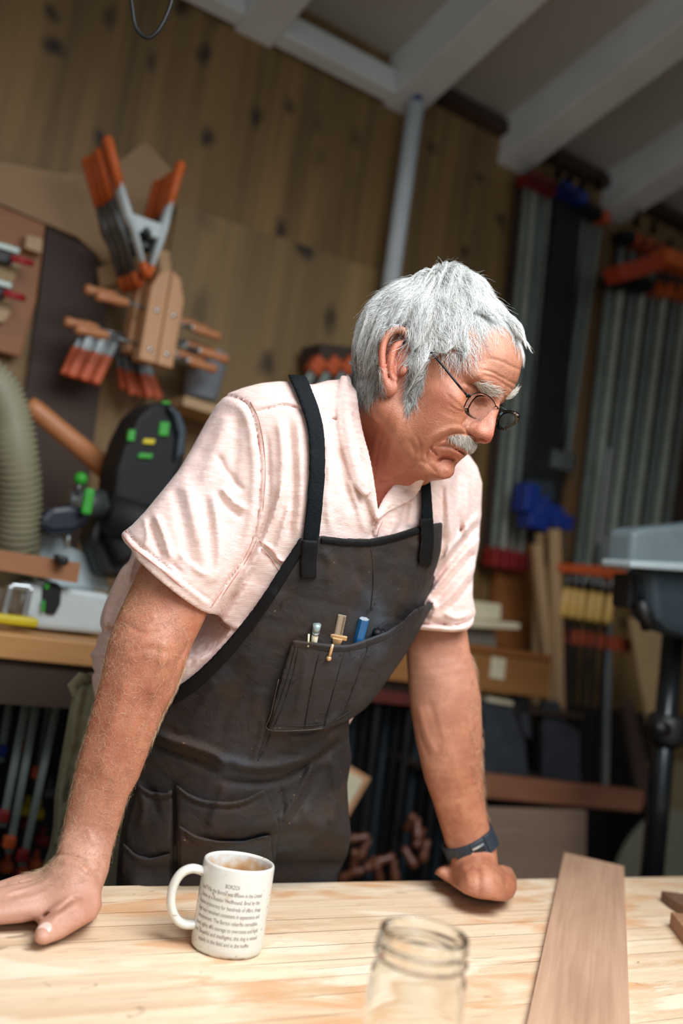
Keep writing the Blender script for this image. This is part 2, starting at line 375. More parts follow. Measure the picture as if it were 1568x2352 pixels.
# tub
o = W(460, 915, .12); k = .00108
t = thing('plastic_tub', 'cloudy plastic tub of white bits on the small wall shelf', 'tub', T3(o))
obj('tub', MB().lathe([(.0, 0), (.042, 0), (.052, .11), (.055, .112), (.055, .118), (.049, .118), (.040, .006), (0, .006)], 28), pbr('cloudy_plastic', (150, 160, 172), .4, var=.05), parent=t, smooth=True)
obj('contents', MB().lathe([(0, .01), (.041, .01), (.047, .085), (.02, .095), (0, .09)], 20), pbr('white_bits', (186, 190, 198), .8, var=.3, scale=120, bump=.6), parent=t, smooth=True)
wbar('wall_shelf', (395, 925), (560, 975), .12, .025, .14, M_ltwood, label='small wooden shelf under the plastic tub', cat='shelf')
# orange clamps behind the shoulder
wbar('dark_cleat', (712, 815), (840, 828), .10, .05, .1, M_brown, label='dark wooden cleat above the shoulder holding orange clamps', cat='rail')
for i in range(4):
    x = 735 + i * 36
    t = wthing('bar_clamp', '%s orange headed clamp hanging behind the shoulder, counted from the left' % ORD[i], 'clamp', x, 840, .15, 'orange headed clamps behind the shoulder')
    wbar('head', (x, 826), (x - 20, 856), .15, .036, .04, M_orange, t, .004, label='orange clamp head')
    wbar('bar', (x - 14, 850), (x - 70, 950), .15, .022, .01, M_alu, t)
# pipe with blue cap
t = wthing('wall_pipe', 'pale vertical pipe on the plywood wall behind the head', 'pipe', 900, 660, .05)
wcyl('pipe', (882, 760), (955, 238), .08, .025, .025, M_pipe, t, n=20)
wcyl('cap', (954, 243), (960, 218), .08, .015, .013, M_blue, t, label='blue cap at the top of the pipe')
# hanging cord loop close to the camera
t0 = [(330, -90), (300, -40), (304, 20), (312, 62), (335, 86), (358, 76), (380, 40), (396, -10), (402, -90)]
def smooth_path(pts, n=6):
    pts = [np.array(p, float) for p in pts]; out = []
    for i in range(len(pts) - 1):
        p0 = pts[max(i - 1, 0)]; p1 = pts[i]; p2 = pts[i + 1]; p3 = pts[min(i + 2, len(pts) - 1)]
        for k in range(n):
            t = k / n; out.append(.5 * ((2 * p1) + (-p0 + p2) * t + (2 * p0 - 5 * p1 + 4 * p2 - p3) * t * t + (-p0 + 3 * p1 - 3 * p2 + p3) * t ** 3))
    out.append(pts[-1]); return out
zc = 1.45
oc = P(345, 20, zc)
obj('hanging_cord', MB().tube([P(x, y, zc) - oc for x, y in smooth_path(t0, 8)], .0032, 8), M_black, T3(oc), smooth=True, label='black cord loop hanging down at the top of the frame', cat='cord')

# ---- left machine bench
zb = W(100, 1452, .62)[2]
def BT(px, py, off): return W(px, py, off)
o = W(100, 1465, .62); bw = MB().box((-.475, -.022, -.31), (2.05, .045, .62))
t = thing('back_bench', 'wooden bench along the back wall carrying the mitre saw', 'bench', WF(o))
obj('bench_top', bw, wood('bench_top_wood', (176, 122, 70), (206, 154, 98), 5, 'X'), parent=t, bevel=.004)
obj('apron_rail', MB().box((-.475, -.085, -.03), (2.05, .08, .03)), M_brown, parent=t, label='dark rail under the bench top')
for x in (-1.3, .5):
    obj('leg', MB().box((x, -.62, -.1), (.09, 1.0, .09)), M_brown, parent=t)
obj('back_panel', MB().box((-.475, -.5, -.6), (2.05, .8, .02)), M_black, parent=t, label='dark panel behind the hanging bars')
for i, (x0, x1, y1, m) in enumerate(((35, 0, 1750, M_alu), (75, 5, 1900, M_alu), (66, 30, 1830, M_steel), (100, 20, 1960, M_alu), (92, 52, 1740, M_steel), (150, 50, 1990, M_alu), (128, 85, 1800, M_steel), (18, -15, 1640, M_alu))):
    t = wthing('bar_clamp', '%s steel bar clamp hanging under the left bench' % ORD[i], 'clamp', x0, 1540, .45, 'bar clamps under the left bench')
    off = .5 if i % 2 else .42
    wbar('bar', (x0, 1530), (x1, y1), off, .014, .008, m, t)
    wbar('head', (x1 + 4, y1 - 40), (x1 - 2, y1 - 12), off + .01, .022, .02, [M_blue, M_red, M_black, M_orange, M_red, M_red, M_orange, M_blue][i], t, .004)
for i, (x, y, m, n) in enumerate(((10, 1855, M_blue, 'blue'), (60, 1860, M_yellow, 'yellow'), (85, 1868, M_yellow, 'yellow'), (62, 1890, M_red, 'red'), (95, 1930, M_red, 'red'), (14, 1990, M_orange, 'orange'), (50, 2005, M_orange, 'orange'), (110, 1820, M_steel, 'grey'), (80, 1985, M_orange, 'orange'))):
    off = .12
    o = W(x, y, off)
    obj('small_clamp', MB().box((0, 0, 0), (.026, .022, .03)).box((.0, .02, 0), (.010, .025, .015)), m, WF(o), bevel=.004, label='%s clamp jaw in the dark under the left bench%s' % (n, [', by the frame edge', ', left one', ', right one', ', upper one', ', lower one', ', by the frame edge', ', middle one', '', ', right one'][i]), cat='clamp', group='clamp jaws under the left bench')

# ---- mitre saw
t = wthing('mitre_saw', 'black and pale grey mitre saw with green knobs on the back bench', 'saw', 160, 1440, .45)
SO = .42
def disc(name, cx, cy, off, r, th, mat, parent, ry=None, **k):
    o = W(cx, cy, off); mb = MB()
    mb.lathe([(0, -th / 2), (r * .93, -th / 2), (r, -th / 2 + .01), (r, th / 2 - .01), (r * .93, th / 2), (0, th / 2)], 36)
    v = [(a, b * (ry / r if ry else 1), c) for a, b, c in mb.v]; mb.v = v
    return obj(name, mb, mat, WF(o), parent, smooth=False, bevel=0, **k)
wprism('blade_guard', [(262, 1150), (268, 1080), (290, 1010), (318, 955), (350, 926), (385, 921), (412, 935), (428, 965), (432, 1010), (428, 1060), (400, 1120), (380, 1170), (360, 1260), (280, 1300), (250, 1230)], .5, .11, M_blackp, t, .02, label='black blade guard and motor housing')
wprism('housing_shell', [(385, 930), (415, 945), (430, 985), (424, 1040), (405, 1060), (412, 1000), (402, 960)], .52, .02, M_dgrey, t, .006)
wcyl('trunnion', (250, 1180), (380, 1215), .5, .04, .04, M_blackp, t)
wprism('motor_body', [(240, 1120), (300, 1140), (330, 1200), (310, 1330), (235, 1330), (205, 1240)], .46, .08, M_black, t, .015)
for (x, y, dx, dy, m, n) in ((380, 985, 22, 34, M_green, 'decal_arc'), (305, 1000, 16, 28, M_green, 'decal_bar'), (345, 1014, 26, 14, M_yellow, 'warning_label'), (337, 1047, 32, 14, M_green, 'decal_strip'), (385, 925, 18, 9, M_green, 'release_button')):
    wprism(n, [(x - dx / 2, y - dy / 2), (x + dx / 2, y - dy / 2 + 2), (x + dx / 2 - 4, y + dy / 2), (x - dx / 2 - 4, y + dy / 2 - 2)], .507, .012, m, t, .002)
o = W(185, 1100, .5); obj('knob', MB().ball((0, 0, 0), .014), M_green, WF(o), t, smooth=True, label='green knob')
wcyl('knob_stem', (184, 1105), (178, 1135), .5, .004, .004, M_steel, t)
wbar('lever', (207, 1122), (196, 1182), .52, .02, .015, M_green, t, .005, label='green clamping lever')
wcyl('arm_tube', (155, 1148), (235, 1160), .47, .028, .03, M_steel, t)
wcyl('arm_tube', (215, 1165), (310, 1175), .47, .022, .022, M_black, t)
wprism('handle_body', [(95, 1190), (115, 1165), (160, 1160), (205, 1170), (210, 1200), (170, 1225), (120, 1228), (90, 1215)], .5, .06, pbr('navy_plastic', (24, 30, 44), .4), t, .012, label='dark navy handle housing')
wprism('fence', [(66, 1222), (145, 1234), (148, 1250), (240, 1290), (256, 1360), (130, 1345), (60, 1290)], .40, .05, M_ltgrey, t, .005, label='pale grey cast fence')
wprism('turntable', [(50, 1335), (255, 1365), (255, 1460), (85, 1445), (50, 1410)], .5, .25, M_whitep, t, .01, label='pale grey cast base')
wcyl('knob_stem', (158, 1218), (152, 1260), .45, .006, .006, M_chrome, t)
wprism('dial_window', [(100, 1345), (112, 1337), (132, 1338), (143, 1350), (140, 1388), (128, 1412), (108, 1410), (97, 1395)], .508, .012, M_blackp, t, .003, label='dark oval adjustment dial')
wprism('dial_mark', [(103, 1342), (114, 1340), (112, 1352), (104, 1353)], .512, .006, M_green, t)
wprism('dial_mark', [(98, 1378), (104, 1380), (102, 1408), (96, 1400)], .512, .006, M_green, t)
for p0, p1 in (((5, 1412), (22, 1345)), ((22, 1345), (66, 1350)), ((50, 1425), (66, 1350))):
    wbar('side_extension', p0, p1, .5, .01, .03, M_chrome, t)
wprism('fence_board', [(-80, 1250), (185, 1293), (178, 1340), (-80, 1296)], .53, .018, wood('fence_board_wood', (140, 92, 58), (164, 112, 74), 5, 'X'), label='brown board lying across the mitre saw table', cat='board')
wprism('clamp_knob', [(130, 1272), (162, 1280), (158, 1300), (138, 1300)], .56, .03, M_black, t, .006, label='black hold down knob')
o = W(28, 1436, .55); obj('tape_measure', MB().box((0, .01, 0), (.085, .018, .04)), M_yellow, WF(o), bevel=.006, label='yellow tool lying on the back bench edge at far left', cat='tool')
# hose
hp = [W(-60, 860, .5), W(-10, 890, .5), W(20, 960, .5), W(36, 1050, .5), W(42, 1150, .48), W(38, 1240, .46), W(30, 1330, .42)]
hp = smooth_path(hp, 14); ho = hp[0].copy()
rr = [.043 + .0035 * math.sin(i * 2 * math.pi / 2.0 + .01) * (1 if i % 2 else -1) for i in range(len(hp))]
rr = [.046 if i % 2 else .036 for i in range(len(hp))]
obj('dust_hose', MB().tube([p - ho for p in hp], rr, 20), M_hose, T3(ho), smooth=True, label='ribbed beige dust hose hanging at the left edge', cat='hose')
# wooden bat/handle
wcyl('wooden_roller', (62, 925), (262, 1092), .3, .022, .026, M_mapleh, n=18, prof=[(.006, 0), (.019, .02), (.021, .1), (.022, .5), (.026, .93), (.022, .97), (.012, 1)], label='long round wooden bat lying diagonally left of the black saw', cat='handle')

# ================================================================== right wall racks
M_bar = pbr('pale_bar', (176, 184, 174), .4, .3, var=.1)
wprism('rack_gap_shade', [(1193, 400), (1392, 500), (1312, 1300), (1110, 1270)], .03, .02, M_brown, bevel=.002, label='dark sheet added to darken the gaps between the silver and black bar clamps', cat='board')  # sheet added so the gaps between the bars turn dark
wprism('rack_gap_shade', [(1425, 560), (1660, 640), (1600, 1420), (1330, 1340)], .04, .02, M_brown, bevel=.002, label='dark sheet added to darken the gaps in the long right hand clamp rack', cat='board')  # second added sheet, darkens the gaps of the right rack
def bar_clamp(label, p0, p1, off, w, mbar, mhead, group, hw=.05, tail=None, lean=0):
    t = wthing('bar_clamp', label, 'clamp', p1[0], p1[1], off, group)
    b = wbar('bar', p0, p1, off, w, w * .9, mbar, t)
    d = (np.array(p1, float) - np.array(p0)); d /= np.linalg.norm(d)
    a = np.array(p0) - d * 6; e = np.array(p0) + d * 22
    wbar('head', tuple(a), tuple(e), off + .02, hw, .07, mhead, t, .006)
    h = np.array(p0) - d * 10
    wcyl('screw', tuple(h), tuple(np.array(p0) - d * 2), off + .03, .007, .007, M_black, t, off1=off + .10)
    if tail:
        e = np.array(p1); wbar('tail_jaw', tuple(e - d * 45), tuple(e), off + .02, hw, .06, tail, t, .006)
    return t
for i in range(4):
    bar_clamp('silver bar clamp with red ends right of the head, %s from the left' % ORD[i], (1212 + i * 17, 404 + i * 9), (1128 + i * 21, 1302 + i * 4), .06, .017, [M_alu, M_bar][i % 2], M_red, 'silver bar clamps with red heads', .034, M_red)
for i in range(4):
    bar_clamp('black bar clamp with blue ends behind the head, %s from the left' % ORD[i], (1284 + i * 14, 428 + i * 8), (1214 + i * 17, 1160 + i * 20), .09, .032, M_black, M_blue, 'black bar clamps with blue heads', .034)
for i, (x, y) in enumerate(((1208, 1145), (1245, 1172), (1225, 1198), (1280, 1198))):
    o = W(x, y, .17); obj('small_clamp', MB().box((0, 0, 0), (.09 if i else .06, .05 if i else .09, .06)).box((.0, .03, 0), (.03, .03, .03)), M_blue, WF(o), bevel=.008, label='blue clamp jaw right of the sleeve, ' + ['tall upper left one', 'upper right one', 'lower left one', 'lower right one'][i], cat='clamp', group='blue clamp jaws')
wprism('grey_clamp_foot', [(1215, 1100), (1272, 1105), (1280, 1150), (1235, 1160)], .13, .05, M_dgrey, bevel=.01, label='grey clamp foot above the blue jaws', cat='clamp')
for i in range(3):
    bar_clamp('short silver bar clamp right of the black bars, %s from the left' % ORD[i], (1344 + i * 17, 476 + i * 9), (1262 + i * 17, 1078 + i * 4), .07, .017, M_alu, M_orange if i == 2 else M_black, 'short silver bar clamps', .036, M_steel)
wprism('wall_stud', [(1376, 520), (1412, 530), (1320, 1290), (1282, 1290)], .045, .045, wood('stud_wood', (98, 74, 46), (122, 94, 60), 3, 'Y'), bevel=.003, label='bare wooden stud between the clamp racks', cat='stud')
for i in range(4):
    bar_clamp('silver bar clamp behind the orange head row, %s from the left' % ORD[i], (1432 + i * 24, 540 + i * 10), (1418 + i * 24, 640 + i * 10), .06, .020, M_alu, M_orange if i > 0 else M_black, 'silver bar clamps at upper right', .05)
for i in range(9):
    x = 1396 + i * 25
    bar_clamp('long silver pipe clamp in the right hand rack, %s from the left' % ORD[i], (x + 6, 640 + i * 4), (x - 74 - i * 2, 1330 + i * 6), .10 + .02 * (i % 2), .021, [M_alu, M_bar][i % 2], M_oranged if i > 3 else M_black, 'long silver clamps in the right rack', .034)
t = wthing('clamp_rail', 'long red orange clamp head rail across the right rack', 'rail', 1480, 612, .2)
wbar('rail', (1408, 632), (1520, 600), .22, .055, .08, pbr('red_orange', (170, 60, 34), .5), t, .006)
wbar('rail_end', (1512, 590), (1600, 622), .24, .05, .08, M_oranged, t, .006, label='brighter orange end')
for i, (x, y) in enumerate(((1280, 392), (1305, 405), (1335, 420), (1372, 418), (1460, 505), (1500, 520), (1535, 570))):
    wcyl('screw_clamp', (x, y + 12), (x + 6, y - 22), .12, .013, .006, M_black, off1=.2, label='black clamp screw on top of the rack, %s from the left' % ORD[i], cat='clamp', group='black clamp screws near the ceiling')
# pale blue bars catching light
for i, (p0, p1) in enumerate((((1402, 1030), (1376, 1250)), ((1396, 1230), (1392, 1350)), ((1398, 1430), (1388, 1840)))):
    wbar('steel_bar', p0, p1, .24, .022, .012, M_chrome, label='bright steel bar in front of the right rack, %s' % ['upper one', 'middle one', 'long lower one'][i], cat='bar', group='bright steel bars')
# F clamps with yellow handles
t = wthing('clamp_rack', 'orange upper rail of the rack with yellow handled clamps', 'rail', 1370, 1320, .25)
wprism('rail', [(1285, 1293), (1380, 1300), (1455, 1312), (1452, 1368), (1437, 1370), (1436, 1338), (1385, 1325), (1285, 1314)], .28, .03, M_orange, t, .004)
obj('lower_rail', MB().box((0, 0, 0), (.30, .045, .03)), pbr('rust_orange', (150, 66, 42), .6), WF(W(1372, 1472, .24)), bevel=.004, label='rust coloured lower rail under the yellow handles', cat='rail')
for i, x in enumerate((1300, 1318, 1336, 1358, 1376, 1400)):
    t = wthing('f_clamp', 'yellow wooden handled clamp in the orange rack, %s from the left' % ORD[i], 'clamp', x, 1390, .25, 'yellow handled clamps')
    y = i * 3
    wcyl('handle', (x + 2, 1350 + y), (x - 9, 1418 + y), .27, .011, .013, M_yellowh, t, prof=[(.008, 0), (.013, .08), (.014, .5), (.016, .85), (.010, 1)], label='yellow wooden handle')
    wcyl('screw', (x + 6, 1318), (x + 2, 1352 + y), .27, .005, .005, M_steel, t)
    wbar('bar', (x - 9, 1415 + y), (x - 30, 1780), .25, .016, .01, M_black, t)
wprism('red_block', [(1455, 1368), (1480, 1370), (1477, 1396), (1452, 1392)], .3, .03, M_redh, bevel=.004, label='small red block beside the drill press', cat='block')
# leaning light strips, boards, boxes
wprism('panel_board', [(1150, 1235), (1228, 1250), (1215, 1500), (1130, 1480)], .05, .03, M_orwood, bevel=.002, label='reddish brown board standing against the wall by the strips', cat='board')
wbar('wood_strip', (1240, 1225), (1226, 1660), .2, .022, .02, M_tan, off1=.2, label='thin light strip leaning behind the two wide ones', cat='strip')
wbar('wood_strip', (1232, 1250), (1268, 1640), .24, .030, .02, M_ltwood, label='left light wood strip leaning against the clamp rack', cat='strip', group='leaning wood strips')
wbar('wood_strip', (1272, 1215), (1284, 1680), .26, .036, .02, M_ltwood, label='right tall light wood strip leaning against the clamp rack', cat='strip', group='leaning wood strips')
wprism('cream_block', [(1070, 1378), (1152, 1388), (1150, 1425), (1068, 1422)], .3, .08, M_cream, bevel=.004, label='cream wood block on the ledge beside the far sleeve', cat='block')
wprism('cream_batten', [(1060, 1422), (1195, 1432), (1194, 1446), (1060, 1440)], .34, .05, M_cream, bevel=.003, label='long thin cream batten under the cream block', cat='block')
wprism('grey_tray', [(1050, 1442), (1140, 1450), (1140, 1490), (1050, 1482)], .3, .1, pbr('grey_tray', (110, 104, 92), .7), bevel=.004, label='grey tray below the cream batten', cat='tray')
t = wthing('wooden_crate', 'wide brown wooden crate on the low shelf behind the far elbow', 'crate', 1160, 1560, .35)
wprism('front_board', [(860, 1462), (1266, 1515), (1262, 1605), (860, 1558)], .38, .02, wood('crate_wood', (128, 84, 42), (160, 110, 60), 4, 'X'), t, .003)
wprism('top_edge', [(860, 1452), (1266, 1505), (1266, 1518), (860, 1466)], .39, .22, M_orwood, t, .002)
wprism('paper_label', [(1130, 1508), (1162, 1514), (1157, 1562), (1124, 1556)], .383, .004, M_cream, t)
wprism('cream_batten', [(1120, 1600), (1180, 1612), (1178, 1622), (1120, 1612)], .36, .03, M_cream, bevel=.002, label='short cream batten lying on the dark jigs', cat='block')
for i, (pts, n) in enumerate((([(1112, 1612), (1175, 1622), (1205, 1700), (1215, 1800), (1112, 1790)], 'left dark board with sloping shoulder on the low shelf'), ([(1180, 1595), (1212, 1600), (1222, 1700), (1205, 1690)], 'small dark board between the two dark jigs'), ([(1248, 1610), (1285, 1612), (1300, 1660), (1330, 1680), (1335, 1800), (1250, 1795)], 'right dark notched board on the low shelf'))):
    wprism('jig_board', pts, .35 - .02 * i, .02, M_dnavy, bevel=.003, label=n, cat='board')
wprism('tan_template', [(1448, 1422), (1462, 1420), (1490, 1440), (1520, 1440), (1535, 1432), (1528, 1470), (1535, 1500), (1520, 1640), (1510, 1700), (1495, 1690), (1470, 1560)], .34, .012, M_tan, bevel=.002, label='tan wooden saw shaped template beside the drill press column', cat='template')
wprism('dark_plank', [(1432, 1620), (1450, 1600), (1500, 1800), (1490, 1860), (1470, 1840)], .3, .02, M_brown, bevel=.002, label='dark plank leaning behind the drill press column', cat='board')
wbar('mahogany_beam', (1100, 1802), (1462, 1838), .5, .06, .05, M_mahog, bevel=.006, label='long mahogany beam lying across behind the far wrist', cat='beam')
wprism('plywood_square', [(1090, 1855), (1348, 1862), (1345, 2060), (1090, 2060)], .55, .015, wood('ply_square', (122, 98, 82), (148, 122, 104), 4, 'X'), bevel=.002, label='square greyish plywood panel behind the far wrist', cat='panel')
mb = MB().lathe([(0, -.008), (.27, -.008), (.27, .008), (0, .008)], 60)
obj('round_top', mb, pbr('grey_disc', (128, 126, 108), .6, var=.05), WF(W(1525, 2050, .3)), bevel=.002, label='large grey round disc standing low behind the table at right', cat='disc')
wprism('tan_sheet', [(1500, 1750), (1800, 1750), (1800, 2300), (1500, 2300)], .12, .02, pbr('olive_panel', (132, 118, 82), .7, var=.05), bevel=.002, label='tan panel behind the drill press column at the right edge', cat='panel')
t = wthing('framed_panel', 'tilted cream panel with a wooden frame left of the far arm', 'panel', 810, 1830, .5)
wprism('frame', [(770, 1738), (853, 1788), (785, 1905), (700, 1850)], .52, .03, wood('frame_wood', (164, 120, 86), (190, 146, 108), 5, 'X'), t, .003)
wprism('panel', [(770, 1752), (835, 1792), (782, 1885), (712, 1842)], .53, .02, M_cream, t, .002, label='cream centre panel')
# shelf of dark clamps behind the far arm
wbar('low_shelf_rail', (780, 1588), (1000, 1612), .35, .03, .05, pbr('oxide_red', (84, 30, 22), .6), label='dark red rail over the hanging black bars', cat='rail')
wprism('shelf_dark_box', [(780, 1530), (960, 1540), (960, 1592), (780, 1578)], .34, .1, M_brown, bevel=.004, label='dark box on the shelf between apron and far arm', cat='box')
for i in range(12):
    x = 806 + i * 25
    t = wthing('handscrew_rod', 'black bar hanging between apron and far arm, %s from the left' % ORD[i], 'clamp', x, 1900, .3, 'black bars with brown knobs')
    off = .22 + .06 * (i % 3)
    wbar('bar', (x + 12, 1612), (x - 34, 2020), off, .018, .012, M_black if i % 3 else M_dgrey, t)
kn = []
for (x, y) in ((835, 1950), (812, 1975), (850, 1985), (940, 1890), (958, 1905), (828, 2000), (868, 2005), (962, 1925), (800, 2010), (940, 1970), (880, 1975), (975, 1955), (905, 2000), (820, 1925)):
    t_ = ((x - 800) // 14)
    kn.append((x, y))
for i, (x, y) in enumerate(kn):
    o = W(x, y, .4)
    mb = MB().lathe([(.004, -.03), (.011, -.027), (.013, -.012), (.009, .008), (.0115, .022), (.007, .03)], 12, 'X')
    obj('turned_grip', mb, M_brass, WF(o) @ Matrix.Rotation(1.2 + .9 * math.sin(i * 2.3), 4, 'Z') @ Matrix.Rotation(.6 * math.sin(i * 3.7), 4, 'Y'), smooth=True, label='brown turned grip between apron and far wrist, %s' % ['just right of the apron, topmost', 'nearest the apron, second down', 'two steps right of the apron', 'highest of the cluster beside the wrist', 'just below the highest by the wrist', 'low and left near the bench edge', 'low near bench edge, left of centre', 'third down beside the wrist', 'lowest one touching the apron', 'left one of the wrist cluster', 'in the middle above the bench edge', 'lowest beside the wrist strap', 'lowest in the middle', 'beside the apron hip, upper one'][i], cat='grip', group='brown turned grips behind the far arm')
# dark backdrop cupboard under bench height at right, so the low area is a real shelf unit
t = wthing('shelf_unit', 'dark open shelf unit low along the back wall', 'shelf unit', 1100, 1700, .04)
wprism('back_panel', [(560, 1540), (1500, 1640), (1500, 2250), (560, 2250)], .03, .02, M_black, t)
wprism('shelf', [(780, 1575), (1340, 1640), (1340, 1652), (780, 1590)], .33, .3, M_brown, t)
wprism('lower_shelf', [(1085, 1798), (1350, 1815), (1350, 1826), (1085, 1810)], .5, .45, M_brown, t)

# ---- drill press, closer than the wall
t = wthing('drill_press', 'grey drill press with round steel column at the right edge', 'drill press', 1510, 2000, .95)
wprism('belt_housing', [(1455, 1222), (1475, 1214), (1700, 1192), (1700, 1314), (1450, 1300)], 1.05, .07, M_grey, t, .01, label='pale grey belt housing')
wprism('housing_lip', [(1450, 1288), (1700, 1298), (1700, 1320), (1450, 1304)], 1.06, .08, M_ltgrey, t, .004)
wprism('head', [(1495, 1305), (1720, 1318), (1720, 1470), (1590, 1470), (1535, 1450), (1508, 1425), (1498, 1360)], 1.02, .08, M_dgrey, t, .02, label='dark blue grey head casting')
wprism('switch_plate', [(1448, 1320), (1468, 1320), (1462, 1400), (1444, 1395)], .98, .05, M_black, t, .004)
wcyl('column', (1548, 1440), (1470, 2300), .9, .026, .028, pbr('dark_steel', (54, 58, 60), .25, .8), t, n=24)
wcyl('collar', (1532, 1640), (1526, 1712), .9, .045, .045, M_black, t, n=20, prof=[(.036, 0), (.044, .1), (.046, .8), (.036, 1)])
wcyl('quill_knob', (1505, 1670), (1530, 1675), .95, .015, .015, M_black, t)
wcyl('crank', (1470, 1380), (1490, 1440), 1.0, .012, .018, M_black, t)

# ================================================================== workbench
E0, E1 = T(230, 2033), T(1568, 2012)
ED = nrm(E1 - E0); EN = nrm(np.array([ED[1], -ED[0], 0]))       # EN points to the camera side
def TF(o): return mat4(o, ED, -EN, ZZ)
def maple():
    m, N, L, B = mk('maple_butcher_block')
    tc = N.new('ShaderNodeTexCoord')
    br = N.new('ShaderNodeTexBrick'); br.offset = .37; br.inputs['Scale'].default_value = 1.0
    br.inputs['Brick Width'].default_value = 2.3; br.inputs['Row Height'].default_value = .044; br.inputs['Mortar Size'].default_value = .0006
    br.inputs['Color1'].default_value = (0, 0, 0, 1); br.inputs['Color2'].default_value = (1, 1, 1, 1); br.inputs['Mortar'].default_value = (.5, .5, .5, 1)
    br.inputs['Bias'].default_value = 0
    L.new(tc.outputs['Object'], br.inputs['Vector'])
    def noise(sc, st, det=5, dis=0.0):
        mp = N.new('ShaderNodeMapping'); mp.inputs['Scale'].default_value = st; L.new(tc.outputs['Object'], mp.inputs[0])
        n = N.new('ShaderNodeTexNoise'); n.inputs['Scale'].default_value = sc; n.inputs['Detail'].default_value = det; n.inputs['Distortion'].default_value = dis
        L.new(mp.outputs[0], n.inputs['Vector']); return n.outputs['Fac']
    def ramp(src, a, b, ca, cb):
        r = N.new('ShaderNodeValToRGB'); r.color_ramp.elements[0].position = a; r.color_ramp.elements[1].position = b
        r.color_ramp.elements[0].color = ca; r.color_ramp.elements[1].color = cb; L.new(src, r.inputs[0]); return r.outputs[0]
    def mixc(fac, a, b, mode='MIX'):
        x = N.new('ShaderNodeMix'); x.data_type = 'RGBA'; x.blend_type = mode
        if isinstance(fac, float): x.inputs[0].default_value = fac
        else: L.new(fac, x.inputs[0])
        for v, s in ((a, 6), (b, 7)):
            if isinstance(v, tuple): x.inputs[s].default_value = v
            else: L.new(v, x.inputs[s])
        return x.outputs[2]
    grain = noise(60, (.05, 1, 1), 6, .3)
    base_ = ramp(grain, .3, .7, lin((206, 176, 142)), lin((232, 210, 180)))
    strip = mixc(.30, base_, mixc(br.outputs['Color'], lin((200, 162, 122)), lin((240, 220, 190))))
    blot = ramp(noise(11, (.4, 1, 1), 8, 1.0), .53, .62, (0, 0, 0, 1), (1, 1, 1, 1))
    c = mixc(blot, strip, mixc(.6, strip, lin((206, 146, 96))))
    blot2 = ramp(noise(14, (.3, 1, 1), 8, 1.2), .54, .64, (0, 0, 0, 1), (1, 1, 1, 1))
    c = mixc(blot2, c, mixc(.6, c, lin((242, 228, 204))))
    spot = ramp(noise(38, (.6, 1, 1), 3, 1.0), .70, .76, (0, 0, 0, 1), (1, 1, 1, 1))
    c = mixc(spot, c, mixc(.6, c, lin((120, 88, 60))))
    crack = ramp(br.outputs['Fac'], .3, .9, (0, 0, 0, 1), (1, 1, 1, 1))
    gate = ramp(noise(5, (.4, 1, 1), 3), .48, .56, (0, 0, 0, 1), (1, 1, 1, 1))
    mg = N.new('ShaderNodeMath'); mg.operation = 'MULTIPLY'; L.new(crack, mg.inputs[0]); L.new(gate, mg.inputs[1])
    c = mixc(mg.outputs[0], c, lin((90, 64, 44)))
    # scratches
    for rot, sc in ((.9, 7), (-.5, 9), (2.2, 6)):
        mp = N.new('ShaderNodeMapping'); mp.inputs['Rotation'].default_value = (0, 0, rot); mp.inputs['Scale'].default_value = (1.2, 30, 1); L.new(tc.outputs['Object'], mp.inputs[0])
        n = N.new('ShaderNodeTexNoise'); n.inputs['Scale'].default_value = sc; n.inputs['Detail'].default_value = 1; L.new(mp.outputs[0], n.inputs['Vector'])
        r = ramp(n.outputs['Fac'], .74, .77, (0, 0, 0, 1), (1, 1, 1, 1)); c = mixc(r, c, mixc(.5, c, lin((140, 100, 66))))
    fine = ramp(noise(220, (.12, 1, 1), 4), .58, .70, (0, 0, 0, 1), (1, 1, 1, 1)); c = mixc(fine, c, mixc(.35, c, lin((170, 126, 86))))
    peck = ramp(noise(300, (1, 1, 1), 2), .70, .76, (0, 0, 0, 1), (1, 1, 1, 1)); c = mixc(peck, c, mixc(.4, c, lin((130, 92, 62))))
    L.new(c, B.inputs['Base Color']); B.inputs['Roughness'].default_value = .55
    b = N.new('ShaderNodeBump'); b.inputs['Strength'].default_value = .25; b.inputs['Distance'].default_value = .001
    L.new(grain, b.inputs['Height']); L.new(b.outputs[0], B.inputs['Normal'])
    return m
M_table = maple()
o = E0 + ED * .4 + EN * .5; o[2] = 0
t = thing('workbench', 'thick maple butcher block workbench top in the foreground', 'workbench', TF(o))
obj('bench_top', MB().box((0, 0, TZ - .035), (2.6, 1.0, .07)), M_table, parent=t, bevel=.004)
for x in (-1.15, 1.15):
    for y in (-.4, .4):
        obj('leg', MB().box((x, y, (TZ - .07) / 2), (.1, .1, TZ - .07)), M_ltwood, parent=t, bevel=.004)
obj('stretcher', MB().box((0, .4, .3), (2.2, .05, .1)), M_ltwood, parent=t, bevel=.003)

